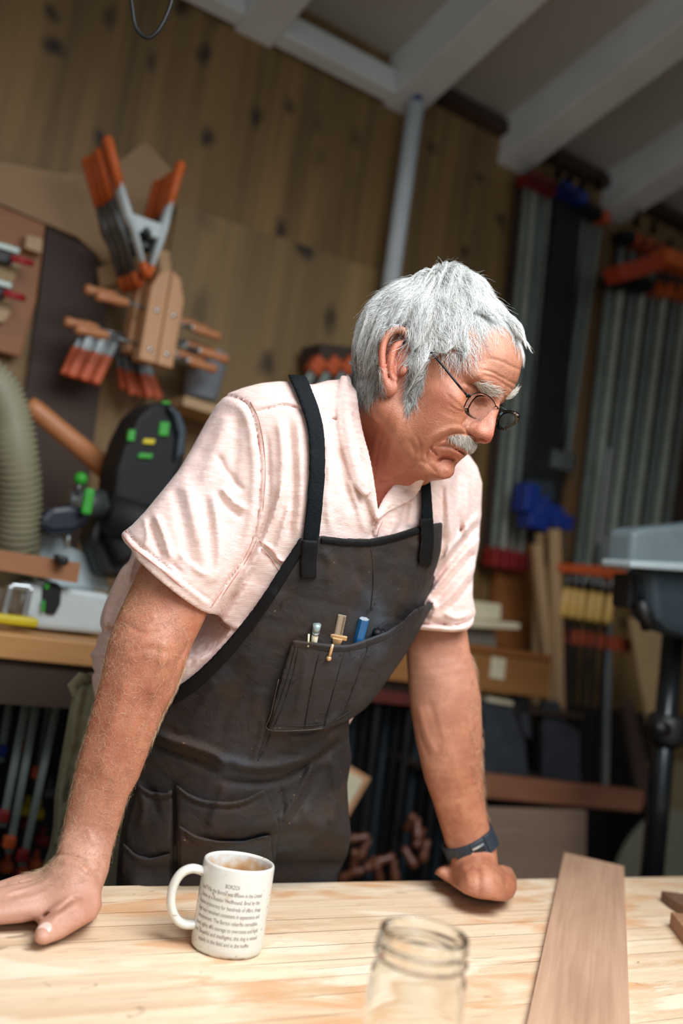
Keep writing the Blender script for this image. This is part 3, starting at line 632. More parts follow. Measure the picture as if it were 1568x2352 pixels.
# walnut board lying on the bench, its far end past the edge
h = .011
c0, c1, c2, c3 = T(1295, 1957, h), T(1433, 1989, h), T(1449, 2400, h), T(1198, 2400, h)
o = T(1340, 2150, 0)
def loc2(p): d = p - o; return (float(d @ ED), float(d @ -EN))
pts = [loc2(c) for c in (c0, c1, c2, c3)]
far = (np.array(pts[0]) + np.array(pts[1])) / 2; near = (np.array(pts[2]) + np.array(pts[3])) / 2
bd = near - far; ext = near + bd / np.linalg.norm(bd) * .0
a = math.atan2(bd[1], bd[0])
rot = lambda p, s: (p[0] * math.cos(s) - p[1] * math.sin(s), p[0] * math.sin(s) + p[1] * math.cos(s))
walnut = wood('walnut', (164, 126, 100), (204, 166, 138), 5, 'X', .5)
Mb = TF(o) @ Matrix.Rotation(a, 4, 'Z')
obj('walnut_board', MB().prism([rot(p, -a) for p in pts], .0005, h), walnut, Mb, bevel=.0012, label='long reddish brown hardwood board lying across the workbench at right', cat='board')
dk = wood('dark_walnut', (88, 62, 46), (128, 92, 70), 8, 'X', .6)
def slab(name, pix, hh, label, mats):
    o = T(*pix[0]); P2 = []
    for x, y in pix:
        d = T(x, y, hh) - o; P2.append((float(d @ ED), float(d @ -EN)))
    return obj(name, MB().prism(P2, .0005, hh), mats, TF(o), bevel=.001, label=label, cat='offcut')
slab('wood_offcut', [(1518, 2046), (1530, 2047), (1545, 2049), (1700, 2070), (1700, 2118), (1650, 2105), (1600, 2092), (1570, 2082), (1540, 2064)], .016, 'dark bark edged offcut at the right frame edge, farther one', dk)
slab('wood_offcut', [(1540, 2094), (1580, 2100), (1700, 2130), (1700, 2250), (1620, 2190), (1568, 2128)], .022, 'thick brown offcut at the right frame edge, nearer one', wood('offcut_wood', (138, 96, 68), (178, 132, 98), 8, 'X', .6))
# ================================================================== implicit-surface modelling (for the figure)
class Field:
    def __init__(s, lo, hi, h):
        s.lo = np.array(lo, float); s.h = h
        s.n = np.ceil((np.array(hi) - s.lo) / h).astype(int) + 1
        s.F = np.full(tuple(s.n), .2, np.float32)
    def blk(s, lo, hi):
        a = np.clip(np.floor((np.array(lo) - s.lo) / s.h).astype(int), 0, s.n); b = np.clip(np.ceil((np.array(hi) - s.lo) / s.h).astype(int) + 1, 0, s.n)
        ax = [(s.lo[i] + s.h * np.arange(a[i], b[i])).astype(np.float32) for i in range(3)]
        return (slice(a[0], b[0]), slice(a[1], b[1]), slice(a[2], b[2])), ax[0][:, None, None], ax[1][None, :, None], ax[2][None, None, :]
    def add(s, prim, k=.01, carve=False):
        fn, lo, hi = prim; pad = k + 2 * s.h
        sl, X, Y, Z = s.blk(np.array(lo) - pad, np.array(hi) + pad)
        f = s.F[sl]
        if f.size == 0: return s
        d = fn(X, Y, Z).astype(np.float32)
        if carve: s.F[sl] = smax(f, -d, k)
        else: s.F[sl] = smin(f, d, k)
        return s
    def pts(s, mask):
        i = np.argwhere(mask); return s.lo + i * s.h
    def mesh(s, smooth=1):
        v, f = surface_nets(s.F, s.lo, s.h)
        if smooth: v = relax(v, f, smooth)
        return v, f
def smin(a, b, k):
    if k <= 0: return np.minimum(a, b)
    h = np.maximum(k - np.abs(a - b), 0) / k
    return np.minimum(a, b) - h * h * k * .25
def smax(a, b, k): return -smin(-a, -b, k)
def ell(c, r, R=None):
    c = np.array(c, float); r = np.array(r, float); R = np.eye(3) if R is None else np.array(R)
    def fn(X, Y, Z):
        x, y, z = X - c[0], Y - c[1], Z - c[2]
        l = [R[i][0] * x + R[i][1] * y + R[i][2] * z for i in range(3)]
        k0 = np.sqrt(sum((l[i] / r[i]) ** 2 for i in range(3))) + 1e-6
        k1 = np.sqrt(sum((l[i] / r[i] ** 2) ** 2 for i in range(3))) + 1e-6
        return k0 * (k0 - 1) / k1
    e = np.sqrt(((np.array(R) * r[:, None]) ** 2).sum(0)); return fn, c - e, c + e
def cap(a, b, ra, rb=None):
    a = np.array(a, float); b = np.array(b, float); rb = ra if rb is None else rb; ba = b - a; L = float(ba @ ba) + 1e-9
    def fn(X, Y, Z):
        x, y, z = X - a[0], Y - a[1], Z - a[2]
        t = np.clip((x * ba[0] + y * ba[1] + z * ba[2]) / L, 0, 1)
        return np.sqrt((x - t * ba[0]) ** 2 + (y - t * ba[1]) ** 2 + (z - t * ba[2]) ** 2) - (ra + (rb - ra) * t)
    m = max(ra, rb); return fn, np.minimum(a, b) - m, np.maximum(a, b) + m
def loft(nodes, sub=5):
    """nodes: (centre, side half-axis, front half-axis, side direction); smooth elliptical tube"""
    c = np.array([n[0] for n in nodes]); ru = np.array([n[1] for n in nodes]); rv = np.array([n[2] for n in nodes]); s = np.array([nrm(n[3]) for n in nodes])
    A = np.concatenate([c, ru[:, None], rv[:, None], s], 1); out = []
    for i in range(len(A) - 1):
        p0, p1, p2, p3 = A[max(i - 1, 0)], A[i], A[i + 1], A[min(i + 2, len(A) - 1)]
        for k in range(sub):
            t = k / sub; out.append(.5 * ((2 * p1) + (-p0 + p2) * t + (2 * p0 - 5 * p1 + 4 * p2 - p3) * t * t + (-p0 + 3 * p1 - 3 * p2 + p3) * t ** 3))
    out.append(A[-1]); A = np.array(out)
    def fn(X, Y, Z):
        D = None
        for i in range(len(A) - 1):
            a, b = A[i], A[i + 1]; ax = b[:3] - a[:3]; L = float(ax @ ax); un = ax / math.sqrt(L)
            x, y, z = X - a[0], Y - a[1], Z - a[2]
            t = np.clip((x * ax[0] + y * ax[1] + z * ax[2]) / L, 0, 1)
            x, y, z = x - t * ax[0], y - t * ax[1], z - t * ax[2]
            sd = nrm((a[5:8] + b[5:8]) * .5); sd = nrm(sd - un * (sd @ un)); fd = np.cross(un, sd)
            u = x * sd[0] + y * sd[1] + z * sd[2]; v = x * fd[0] + y * fd[1] + z * fd[2]; w = x * un[0] + y * un[1] + z * un[2]
            rU = a[3] + (b[3] - a[3]) * t; rV = a[4] + (b[4] - a[4]) * t; rw = np.minimum(rU, rV)
            k0 = np.sqrt((u / rU) ** 2 + (v / rV) ** 2 + (w / rw) ** 2) + 1e-6
            k1 = np.sqrt((u / rU ** 2) ** 2 + (v / rV ** 2) ** 2 + (w / rw ** 2) ** 2) + 1e-6
            d = k0 * (k0 - 1) / k1
            D = d if D is None else np.minimum(D, d)
        return D
    m = max(A[:, 3].max(), A[:, 4].max()); return fn, A[:, :3].min(0) - m, A[:, :3].max(0) + m
def surface_nets(F, lo, h):
    s = F < 0
    c = np.zeros(tuple(np.array(F.shape) - 1), np.int8)
    for i in (0, 1):
        for j in (0, 1):
            for k in (0, 1): c += s[i:s.shape[0] - 1 + i, j:s.shape[1] - 1 + j, k:s.shape[2] - 1 + k]
    m = (c > 0) & (c < 8); idx = np.argwhere(m); pos = np.zeros((len(idx), 3)); n = np.zeros(len(idx))
    cor = [(i, j, k) for i in (0, 1) for j in (0, 1) for k in (0, 1)]
    val = {q: F[idx[:, 0] + q[0], idx[:, 1] + q[1], idx[:, 2] + q[2]].astype(float) for q in cor}
    for a in cor:
        for ax in range(3):
            if a[ax] == 0:
                b = list(a); b[ax] = 1; b = tuple(b); va, vb = val[a], val[b]; cr = (va < 0) != (vb < 0)
                t = np.where(cr, va / np.where(cr, va - vb, 1), 0); p = np.array(a, float)[None] + t[:, None] * (np.array(b) - np.array(a))[None]
                pos += p * cr[:, None]; n += cr
    v = lo + h * (idx + pos / n[:, None])
    vid = np.full(c.shape, -1, np.int32); vid[m] = np.arange(len(idx)); faces = []
    for ax in range(3):
        o = [q for q in range(3) if q != ax]
        s0 = [slice(1, -1)] * 3; s1 = [slice(1, -1)] * 3; s0[ax] = slice(0, -1); s1[ax] = slice(1, None)
        e = s[tuple(s0)] != s[tuple(s1)]; ii = np.argwhere(e); base_ = ii.copy()
        for q in o: base_[:, q] += 1
        inside = s[base_[:, 0], base_[:, 1], base_[:, 2]]
        def g(d0, d1):
            q = base_.copy(); q[:, o[0]] += d0; q[:, o[1]] += d1; return vid[q[:, 0], q[:, 1], q[:, 2]]
        qd = np.stack([g(-1, -1), g(0, -1), g(0, 0), g(-1, 0)], 1)
        fl = inside if ax != 1 else ~inside
        qd[~fl] = qd[~fl][:, ::-1]; faces.append(qd)
    f = np.concatenate(faces); f = f[(f >= 0).all(1)]; return v, f
def relax(v, f, it):
    for _ in range(it):
        acc = np.zeros_like(v); n = np.zeros(len(v))
        for a, b in ((0, 1), (1, 2), (2, 3), (3, 0)):
            np.add.at(acc, f[:, a], v[f[:, b]]); np.add.at(n, f[:, a], 1); np.add.at(acc, f[:, b], v[f[:, a]]); np.add.at(n, f[:, b], 1)
        v = v * .45 + .55 * acc / np.maximum(n, 1)[:, None]
    return v
def vproj(p):
    d = p - CAM; z = d @ _F; return 784 + FPX * (d @ IX) / z, 1176 + FPX * (d @ IY) / z, z
class Map2:
    """a raster over photograph pixels, used to lay seams, folds and outlines on a surface"""
    def __init__(s, x0, y0, x1, y1, st=2):
        s.x0, s.y0, s.st = x0, y0, st; s.gx = np.arange(x0, x1 + st, st).astype(np.float32); s.gy = np.arange(y0, y1 + st, st).astype(np.float32)
        s.A = np.zeros((len(s.gy), len(s.gx)), np.float32)
    def look(s, u, v):
        x = np.clip((u - s.x0) / s.st, 0, len(s.gx) - 1.001); y = np.clip((v - s.y0) / s.st, 0, len(s.gy) - 1.001)
        i = x.astype(int); j = y.astype(int); a = x - i; b = y - j; A = s.A
        return (A[j, i] * (1 - a) + A[j, i + 1] * a) * (1 - b) + (A[j + 1, i] * (1 - a) + A[j + 1, i + 1] * a) * b
    def line(s, pts, w, amp, sm=True):
        if sm and len(pts) > 2: pts = smooth_path(pts, 5)
        pts = np.array(pts, float); X, Y = s.gx[None, :], s.gy[:, None]; m = 3 * w
        D = np.full(s.A.shape, 1e9, np.float32); n = len(pts) - 1
        T_ = np.zeros(s.A.shape, np.float32)
        for k in range(n):
            a, b = pts[k], pts[k + 1]
            i0 = max(0, int((min(a[0], b[0]) - m - s.x0) / s.st)); i1 = int((max(a[0], b[0]) + m - s.x0) / s.st) + 2
            j0 = max(0, int((min(a[1], b[1]) - m - s.y0) / s.st)); j1 = int((max(a[1], b[1]) + m - s.y0) / s.st) + 2
            if i1 <= 0 or j1 <= 0: continue
            x = X[:, i0:i1] - a[0]; y = Y[j0:j1] - a[1]; ba = b - a; t = np.clip((x * ba[0] + y * ba[1]) / (ba @ ba + 1e-6), 0, 1)
            d = np.hypot(x - t * ba[0], y - t * ba[1]); sub = D[j0:j1, i0:i1]; c = d < sub
            sub[c] = d[c]; T_[j0:j1, i0:i1][c] = ((k + t) / n)[c]
        s.A += amp * np.exp(-(D / w) ** 2) * np.clip(np.minimum(T_, 1 - T_) * 6 + .25, 0, 1); return s
    def poly(s, pts, sm=False):
        if sm: pts = smooth_path(list(pts) + [pts[0]], 5)[:-1]
        pts = np.array(pts, float); X, Y = s.gx[None, :], s.gy[:, None]; D = np.full(s.A.shape, 1e9, np.float32); ins = np.zeros(s.A.shape, bool)
        for k in range(len(pts)):
            a, b = pts[k], pts[(k + 1) % len(pts)]; ba = b - a; x = X - a[0]; y = Y - a[1]
            t = np.clip((x * ba[0] + y * ba[1]) / (ba @ ba + 1e-6), 0, 1); D = np.minimum(D, np.hypot(x - t * ba[0], y - t * ba[1]))
            if a[1] != b[1]: ins ^= ((a[1] > Y) != (b[1] > Y)) & (X < (b[0] - a[0]) * (Y - a[1]) / (b[1] - a[1]) + a[0])
        s.A = np.where(ins, -D, D); return s
def pmap(pts, sm=False, pad=90, st=2):
    q = np.array(pts, float); return Map2(q[:, 0].min() - pad, q[:, 1].min() - pad, q[:, 0].max() + pad, q[:, 1].max() + pad, st).poly(pts, sm)
def clip_poly(fd, mp, k, band=.03, inv=False, depth=None):
    m = fd.F < band; p = fd.pts(m); u, v, z = vproj(p); d = mp.look(u, v) * z / FPX
    if inv: d = -d
    if depth is not None: d = np.where(z > depth, (.1 if not inv else -.1), d)
    fd.F[m] = smax(fd.F[m], d.astype(np.float32), k)
def relief(fd, mp, band=.02, zmax=None):
    m = np.abs(fd.F) < band; p = fd.pts(m); u, v, z = vproj(p); d = mp.look(u, v)
    if zmax is not None: d = np.where(z < zmax(u, v) if callable(zmax) else z < zmax, d, 0)
    fd.F[m] -= d.astype(np.float32)
def join(parts):
    V, Fc, n = [], [], 0
    for v, f in parts: V.append(v); Fc.append(f + n); n += len(v)
    return np.concatenate(V), np.concatenate(Fc)

# ================================================================== the man
HEAD_O = P(966, 879, 1.32)
def img(a, b, c): return nrm(a * IX + b * IY - c * _F)
HX, HS, HU = img(.800, .4255, .4226), img(-.373, -.198, .906), img(.469, -.883, 0)
HR = np.array([HX, HS, HU])
def hp(x, y, z): return HEAD_O + x * HX + y * HS + z * HU
def H(px, py, y0):
    r = ray(px, py); t = (y0 + (HEAD_O - CAM) @ HS) / (r @ HS); return CAM + t * r
def Hx(px, py, x0, n=None):
    r = ray(px, py); n = HX if n is None else n; t = (x0 + (HEAD_O - CAM) @ n) / (r @ n); return CAM + t * r
person = thing('person', 'grey haired man in pink shirt and dark apron leaning on the workbench', 'person', T3((P(470, 2000, 1.62)[0], P(470, 2000, 1.62)[1], 0)))

def hell(c, r): return ell(hp(*c), r, HR)
def hcap(a, b, ra, rb=None): return cap(hp(*a), hp(*b), ra, rb)
hd = Field(P(800, 600, 1.42) * 0 + HEAD_O - np.array([.15, .16, .17]), HEAD_O + np.array([.17, .16, .15]), .0015)
A = hd.add
A(hell((-.002, 0, .042), (.100, .076, .088)), 0)
A(hell((-.035, 0, .025), (.066, .068, .070)), .02)
A(hell((.046, 0, .048), (.052, .061, .056)), .02)
A(hell((.050, -.008, .056), (.064, .064, .058)), .02)
A(hell((.046, 0, -.02), (.046, .058, .058)), .02)
A(hell((.040, 0, -.062), (.046, .046, .034)), .02)
for s in (1, -1):
    A(hcap((.094, s * .010, .034), (.084, s * .044, .031), .012, .010), .014)
    A(hell((.060, s * .046, -.012), (.024, .019, .016)), .018)
    A(hcap((.0, s * .060, .0), (.004, s * .057, -.060), .013, .014), .02)
    A(hcap((.004, s * .057, -.060), (.072, s * .024, -.097), .014, .013), .022)
    A(hell((.056, s * .037, -.046), (.029, .022, .034)), .02)
A(hell((.080, 0, -.048), (.028, .032, .033)), .018)
A(hell((.090, 0, -.098), (.015, .021, .015)), .014)
A(hcap((.095, 0, .022), (.118, 0, -.016), .0095, .0115), .012)
A(hcap((.085, 0, .010), (.104, 0, -.022), .016, .017), .010)
A(hell((.1235, 0, -.025), (.0135, .0135, .0125)), .010)
for s in (1, -1):
    A(hell((.109, s * .0145, -.030), (.0125, .0085, .0085)), .007)
    A(hell((.087, s * .031, .010), (.0135, .0165, .0115)), .012, carve=True)
    A(hell((.074, s * .031, .010), (.0135, .0135, .0135)), .003)
    A(hcap((.086, s * .018, .012), (.078, s * .046, .009), .0042, .004), .004)
    A(hcap((.085, s * .020, .000), (.078, s * .044, -.001), .0034, .0034), .005)
    A(hell((.1165, s * .0085, -.0365), (.0065, .0042, .0035)), .003, carve=True)
# lips, with the corners turned down
A(hcap((.104, 0, -.066), (.089, .022, -.069), .0062, .0045), .006); A(hcap((.104, 0, -.066), (.089, -.022, -.069), .0062, .0045), .006)
A(hcap((.104, 0, -.055), (.092, .022, -.060), .007, .006), .008); A(hcap((.104, 0, -.055), (.092, -.022, -.060), .007, .006), .008)
A(hcap((.110, .0, -.0605), (.094, .024, -.066), .0009), .0025, carve=True); A(hcap((.110, .0, -.0605), (.094, -.024, -.066), .0009), .0025, carve=True)
FACE = [(1040, 560), (1230, 600), (1260, 720), (1208, 800), (1206, 818), (1199, 840), (1192, 865), (1185, 890), (1182, 905), (1176, 922), (1160, 934), (1146, 945), (1140, 958), (1137, 978), (1133, 1000), (1126, 1016), (1115, 1021), (1100, 1019), (1092, 1024), (1084, 1033), (1076, 1041), (1070, 1047), (1058, 1056), (1051, 1064), (1049, 1074), (1043, 1088), (1033, 1098), (1018, 1101), (1005, 1099), (990, 1092), (972, 1095), (950, 1097), (925, 1092), (700, 1130), (700, 560)]
clip_poly(hd, pmap(FACE), .004)
# ear (near side and its twin)
def ear(s):
    yb = .074; E = []
    def q(px, py, y):
        p = H(px, py, y) - HEAD_O; l = HR @ p; return hp(l[0], s * l[1], l[2])
    A(ell(q(909, 832, .073), (.0165, .006, .036), HR), .006)
    rim = [(938, 802, .076), (944, 783, .079), (934, 765, .082), (918, 757, .085), (900, 761, .088), (885, 777, .090), (878, 802, .091), (877, 832, .090), (881, 862, .087), (887, 884, .083), (895, 899, .080)]
    w = smooth_path([q(*r) for r in rim], 3)
    for a, b in zip(w[:-1], w[1:]): A(cap(a, b, .0038), .003)
    A(ell(q(898, 892, .080), (.0085, .0045, .010), HR), .006)
    ah = smooth_path([q(*r) for r in [(926, 788, .079), (908, 797, .084), (898, 822, .086), (899, 850, .084), (906, 870, .080)]], 3)
    for a, b in zip(ah[:-1], ah[1:]): A(cap(a, b, .0036), .004)
    A(ell(q(917, 842, .088), (.0085, .011, .0155), HR), .004, carve=True)
    A(ell(q(889, 830, .095), (.0016, .004, .018), HR), .003, carve=True)
    A(ell(q(925, 852, .079), (.005, .004, .0065), HR), .004)
ear(1); ear(-1)
# neck and throat
NB = P(862, 1010, 1.405)
A(cap(hp(-.020, 0, -.035), NB, .056, .064), .025)
A(cap(hp(.035, 0, -.080), P(885, 1100, 1.36), .034, .050), .03)
A(cap(NB, P(872, 1230, 1.40), .066, .085), .03)
A(cap(hp(-.005, .052, -.03), P(872, 1120, 1.345), .014, .010), .014)
HM = Map2(780, 560, 1280, 1220, 1)
L = HM.line
# fine modelling of the face (creases and folds)
for pts, w, a in (
    ([(1080, 1000), (1050, 996), (1022, 1004), (998, 1018), (982, 1034), (976, 1048)], 3.0, -.0036),
    ([(1075, 988), (1045, 983), (1012, 992), (986, 1008), (968, 1030)], 7, .0030),
    ([(1035, 1007), (1012, 1013), (1000, 1022), (988, 1030), (998, 1040), (1004, 1048)], 2.4, -.0030), ([(1004, 1026), (1030, 1024), (1050, 1034), (1070, 1044)], 2.2, -.0030), ([(1010, 1034), (1035, 1034), (1058, 1046)], 4, .0016),
    ([(986, 1030), (978, 1045), (985, 1062)], 3, -.0012),
    ([(1003, 1062), (1015, 1053), (1032, 1052), (1046, 1058)], 3.0, -.0040), ([(1020, 1078), (1035, 1080)], 8, .0025),
    ([(1000, 1044), (1030, 1038), (1060, 1050)], 6, .0015),
    ([(1098, 1012), (1080, 1000), (1068, 987), (1063, 973), (1072, 958)], 2.8, -.0036), ([(1086, 996), (1096, 1004), (1108, 1008)], 3, -.0020), ([(1078, 985), (1084, 975), (1092, 970)], 5, .0015),
    ([(1062, 972), (1030, 960), (1005, 950)], 7, .0006),
    ([(1060, 985), (1040, 978), (1000, 985), (965, 1000)], 9, -.0005),
    ([(1064, 946), (1045, 940), (1028, 925)], 2.4, -.0018), ([(1058, 932), (1040, 918), (1025, 905)], 2.4, -.0016), ([(1062, 938), (1044, 928), (1026, 914)], 2.2, -.0012), ([(1060, 950), (1044, 950), (1030, 942)], 2.2, -.001), ([(1066, 958), (1040, 956), (1022, 948)], 2.4, -.0005),
    ([(1072, 918), (1092, 926), (1118, 934)], 2.5, -.0018), ([(1075, 902), (1100, 908), (1130, 922), (1144, 930)], 3, -.0012),
    ([(1100, 850), (1125, 853), (1150, 866), (1178, 880), (1188, 884)], 2.4, -.0022), ([(1108, 862), (1135, 868), (1160, 884), (1180, 897)], 2.4, -.0020),
    ([(1120, 822), (1150, 830), (1175, 842), (1196, 850)], 2.6, -.0018), ([(1152, 905), (1160, 917), (1158, 928)], 2.4, -.0016), ([(1164, 897), (1168, 908)], 2.2, -.0010),
    ([(1092, 858), (1110, 872), (1140, 892)], 5, .0010),
    ([(930, 1080), (960, 1060), (985, 1068), (1005, 1090)], 4, -.0018), ([(940, 1010), (952, 1040), (948, 1070)], 3, -.0014), ([(955, 1000), (966, 1030), (964, 1060)], 3, -.0012), ([(905, 920), (880, 985), (862, 1060), (858, 1120)], 5, -.0014), ([(925, 930), (905, 1000), (885, 1080)], 9, .0015),
    ([(870, 960), (850, 1030)], 3, -.0008), ([(898, 1096), (925, 1094), (960, 1098)], 3, -.0022), ([(870, 1110), (905, 1104), (935, 1098)], 3, -.0020),
    ([(880, 1130), (900, 1150), (890, 1170)], 3, -.0012), ([(905, 1110), (900, 1140), (880, 1175)], 4, .0012),
    ([(1115, 1008), (1126, 1004)], 2.5, .0005), ([(930, 1010), (960, 1040), (975, 1070)], 10, -.0012)):
    L(pts, w, a * .7)
relief(hd, HM, zmax=1.42)
hv, hf = hd.mesh(1)

# ---- arms
def armfield(lo, hi, h): return Field(lo, hi, h)
def chain(nodes, k=1.0, flat=.86, side=None):
    out = []
    for (x, y, z, hw) in nodes:
        r = hw * z / FPX * k; out.append((P(x, y, z), r, r * flat, IX if side is None else side))
    return loft(out, 4)
NARM = [(478, 1150, 1.285, 84), (450, 1200, 1.28, 86), (408, 1330, 1.26, 92), (368, 1430, 1.245, 98), (338, 1510, 1.235, 100), (306, 1600, 1.225, 96), (276, 1690, 1.215, 88), (246, 1790, 1.205, 78), (220, 1880, 1.195, 68), (199, 1950, 1.185, 61), (186, 1995, 1.175, 60)]
NPOLY = [(420, 1050), (345, 1240), (322, 1292), (300, 1345), (278, 1392), (258, 1438), (245, 1490), (232, 1555), (214, 1620), (196, 1690), (178, 1755), (160, 1830), (146, 1890), (138, 1935), (134, 1962), (116, 1982), (93, 1998), (70, 2006), (41, 2009), (0, 2023), (-60, 2035), (-330, 2090), (-330, 2260), (-60, 2135), (0, 2124), (50, 2120), (80, 2113), (84, 2117), (78, 2138), (79, 2160), (90, 2169), (104, 2170), (141, 2157), (182, 2132), (220, 2110), (234, 2080), (232, 2049), (249, 2003), (257, 1955), (276, 1892), (294, 1831), (318, 1790), (335, 1745), (352, 1695), (374, 1640), (398, 1596), (425, 1530), (442, 1480), (462, 1440), (482, 1400), (560, 1250), (640, 1050)]
na = Field(np.minimum(P(-200, 2200, 1.1), P(300, 1100, 1.35)) - .16, np.maximum(P(520, 980, 1.36), P(300, 1700, 1.28)) + .10, .002)
A = na.add
A(chain(NARM, 1.03), 0)
A(cap(P(335, 1500, 1.215), P(262, 1740, 1.20), .030, .012), .04)      # brachioradialis
A(ell(P(330, 1530, 1.27), (.034, .034, .05)), .03)
# hand: palm from wrist to knuckles, lying on the bench
def TP(px, py, h): return T(px, py, h)
wr = P(186, 1995, 1.175)
kn_ = [TP(-45, 2118, .012), TP(-62, 2085, .020), TP(-58, 2058, .022), TP(-30, 2036, .018)]
heel = TP(170, 2085, .028); heel2 = TP(185, 2055, .03)
A(cap(wr, TP(165, 2055, .036), .040, .034), .02)
A(cap(TP(195, 2075, .024), TP(170, 2050, .03), .030, .030), .02)
mcs = [(150, 2078, .034), (140, 2052, .040), (142, 2032, .040), (150, 2018, .036)]
for (x, y, hh), k in zip(mcs, kn_):
    A(cap(TP(x, y, hh - .006), k + np.array([0, 0, .004]), .019, .0125), .016)
tips = [(-205, 2165), (-240, 2120), (-225, 2082), (-150, 2048)]
for k, (x, y) in zip(kn_, tips):
    e = TP(x, y, .009); m = (k + e) / 2 + np.array([0, 0, .006])
    A(cap(k, m, .0118, .0100), .006); A(cap(m, e, .0100, .0082), .004)
# thumb
tb = [TP(205, 2095, .024), TP(165, 2112, .022), TP(128, 2130, .016), TP(96, 2155, .0125)]
for a, b, ra, rb in ((0, 1, .028, .0215), (1, 2, .0200, .0165), (2, 3, .0165, .0125)): A(cap(tb[a], tb[b], ra, rb), .010)
A(cap(TP(190, 2070, .03), TP(110, 2100, .012), .018, .010), .014)        # web to the first finger
clip_poly(na, pmap(NPOLY), .006)
NM = Map2(-260, 1200, 520, 2200, 2); L = NM.line
for pts, w, a in (
    ([(136, 1964), (160, 1966), (185, 1975), (205, 1992), (228, 2015)], 4.5, -.003), ([(140, 1978), (165, 1980), (190, 1990), (210, 2010)], 9, .003),
    ([(187, 2063), (168, 2066), (150, 2078), (136, 2090), (115, 2098), (95, 2108)], 4.5, -.0036), ([(182, 2075), (150, 2092), (120, 2112)], 9, .002),
    ([(20, 2050), (60, 2040), (110, 2022)], 3, .0016), ([(15, 2030), (50, 2022), (90, 2010)], 3, .0016), ([(30, 2068), (80, 2058), (120, 2040)], 4, .0014),
    ([(30, 2040), (70, 2031), (105, 2015)], 3.5, -.0014), ([(20, 2060), (60, 2050)], 3.5, -.0014), ([(0, 2112), (40, 2108), (75, 2103)], 5, -.001),
    ([(88, 2132), (96, 2126), (110, 2130), (121, 2142)], 2.2, -.0012), ([(132, 2120), (140, 2128), (150, 2132)], 2.5, -.0009), ([(138, 2114), (148, 2122)], 2.5, -.0009),
    ([(430, 1480), (400, 1540), (385, 1600)], 5, -.0025), ([(300, 1500), (340, 1490), (390, 1500)], 9, -.0015), ([(380, 1470), (372, 1540), (340, 1600)], 14, .004),
    ([(290, 1560), (262, 1660), (232, 1800)], 16, .002), ([(345, 1600), (310, 1700), (280, 1800)], 8, -.002), ([(262, 1700), (300, 1640), (330, 1600)], 5, .0012),
    ([(250, 1850), (262, 1800), (280, 1760)], 4, .0012), ([(200, 1900), (215, 1940)], 5, .001), ([(300, 1440), (330, 1455), (365, 1450)], 5, -.0018), ([(280, 1420), (320, 1420), (360, 1410)], 12, .002)):
    L(pts, w, a)
relief(na, NM)
# flatten against the bench
m_ = na.F < .05; p_ = na.pts(m_); na.F[m_] = smax(na.F[m_], (TZ + .0006 - p_[:, 2]).astype(np.float32), .002)
nv, nf = na.mesh(1)

FARM = [(1045, 1120, 1.53, 76), (1018, 1300, 1.525, 78), (1002, 1420, 1.52, 76), (1008, 1500, 1.515, 78), (1020, 1580, 1.515, 86), (1026, 1660, 1.515, 84), (1034, 1740, 1.515, 76), (1048, 1820, 1.515, 66), (1066, 1890, 1.52, 59), (1080, 1940, 1.52, 57), (1090, 1985, 1.525, 58)]
FPOLY = [(930, 1100), (925, 1300), (930, 1440), (934, 1519), (940, 1614), (954, 1698), (974, 1787), (995, 1846), (1013, 1906), (1022, 1938), (1030, 1970), (1030, 1982), (1018, 1986), (1003, 1995), (997, 2006), (1019, 2021), (1040, 2036), (1067, 2053), (1096, 2064), (1132, 2068), (1162, 2071), (1178, 2061), (1188, 2040), (1187, 2018), (1174, 1993), (1153, 1986), (1144, 1989), (1138, 1936), (1126, 1906), (1118, 1876), (1108, 1787), (1107, 1698), (1105, 1608), (1093, 1543), (1080, 1498), (1072, 1448), (1060, 1300), (1045, 1100)]
fa = Field(np.minimum(P(960, 2080, 1.5), P(960, 1100, 1.5)) - .08, np.maximum(P(1130, 1100, 1.56), P(1220, 2000, 1.62)) + .09, .002)
A = fa.add
A(chain(FARM, 1.03), 0)
hl = TP(1120, 2052, .020)
A(cap(P(1090, 1985, 1.525), TP(1105, 2048, .03), .040, .036), .02)
A(cap(TP(1068, 2036, .022), TP(1150, 2050, .022), .022, .022), .018)
A(cap(TP(1150, 2045, .026), TP(1158, 2015, .030), .024, .021), .014)
# palm and fingers point away over the far edge of the bench
back = -EN
for i, (x0, y0, spread) in enumerate(((1060, 2030, -.045), (1085, 2025, -.018), (1110, 2020, .008), (1135, 2015, .034))):
    a = TP(x0, y0, .018); k1 = a + back * .055 + ED * spread * .6; k2 = k1 + back * .035 + ED * spread * .25; k3 = k2 + back * .024 + np.array([0, 0, -.004])
    k1[2] = TZ + .022; k2[2] = TZ + .018; k3[2] = TZ + .009
    A(cap(a, k1, .020, .012), .014); A(cap(k1, k2, .0108, .0098), .004); A(cap(k2, k3, .0096, .008), .003)
q0 = TP(1160, 2030, .022); q1 = q0 + ED * .016 + back * .03; q2 = q1 + ED * .006 + back * .028
A(cap(q0, q1, .017, .013), .01); A(cap(q1, q2, .012, .009), .004)
q0 = TP(1050, 2030, .02); q1 = q0 - ED * .022 + back * .012 + np.array([0, 0, .012])
A(cap(q0, q1, .018, .011), .012)
clip_poly(fa, pmap(FPOLY), .006)
FM = Map2(900, 1380, 1230, 2100, 2); L = FM.line
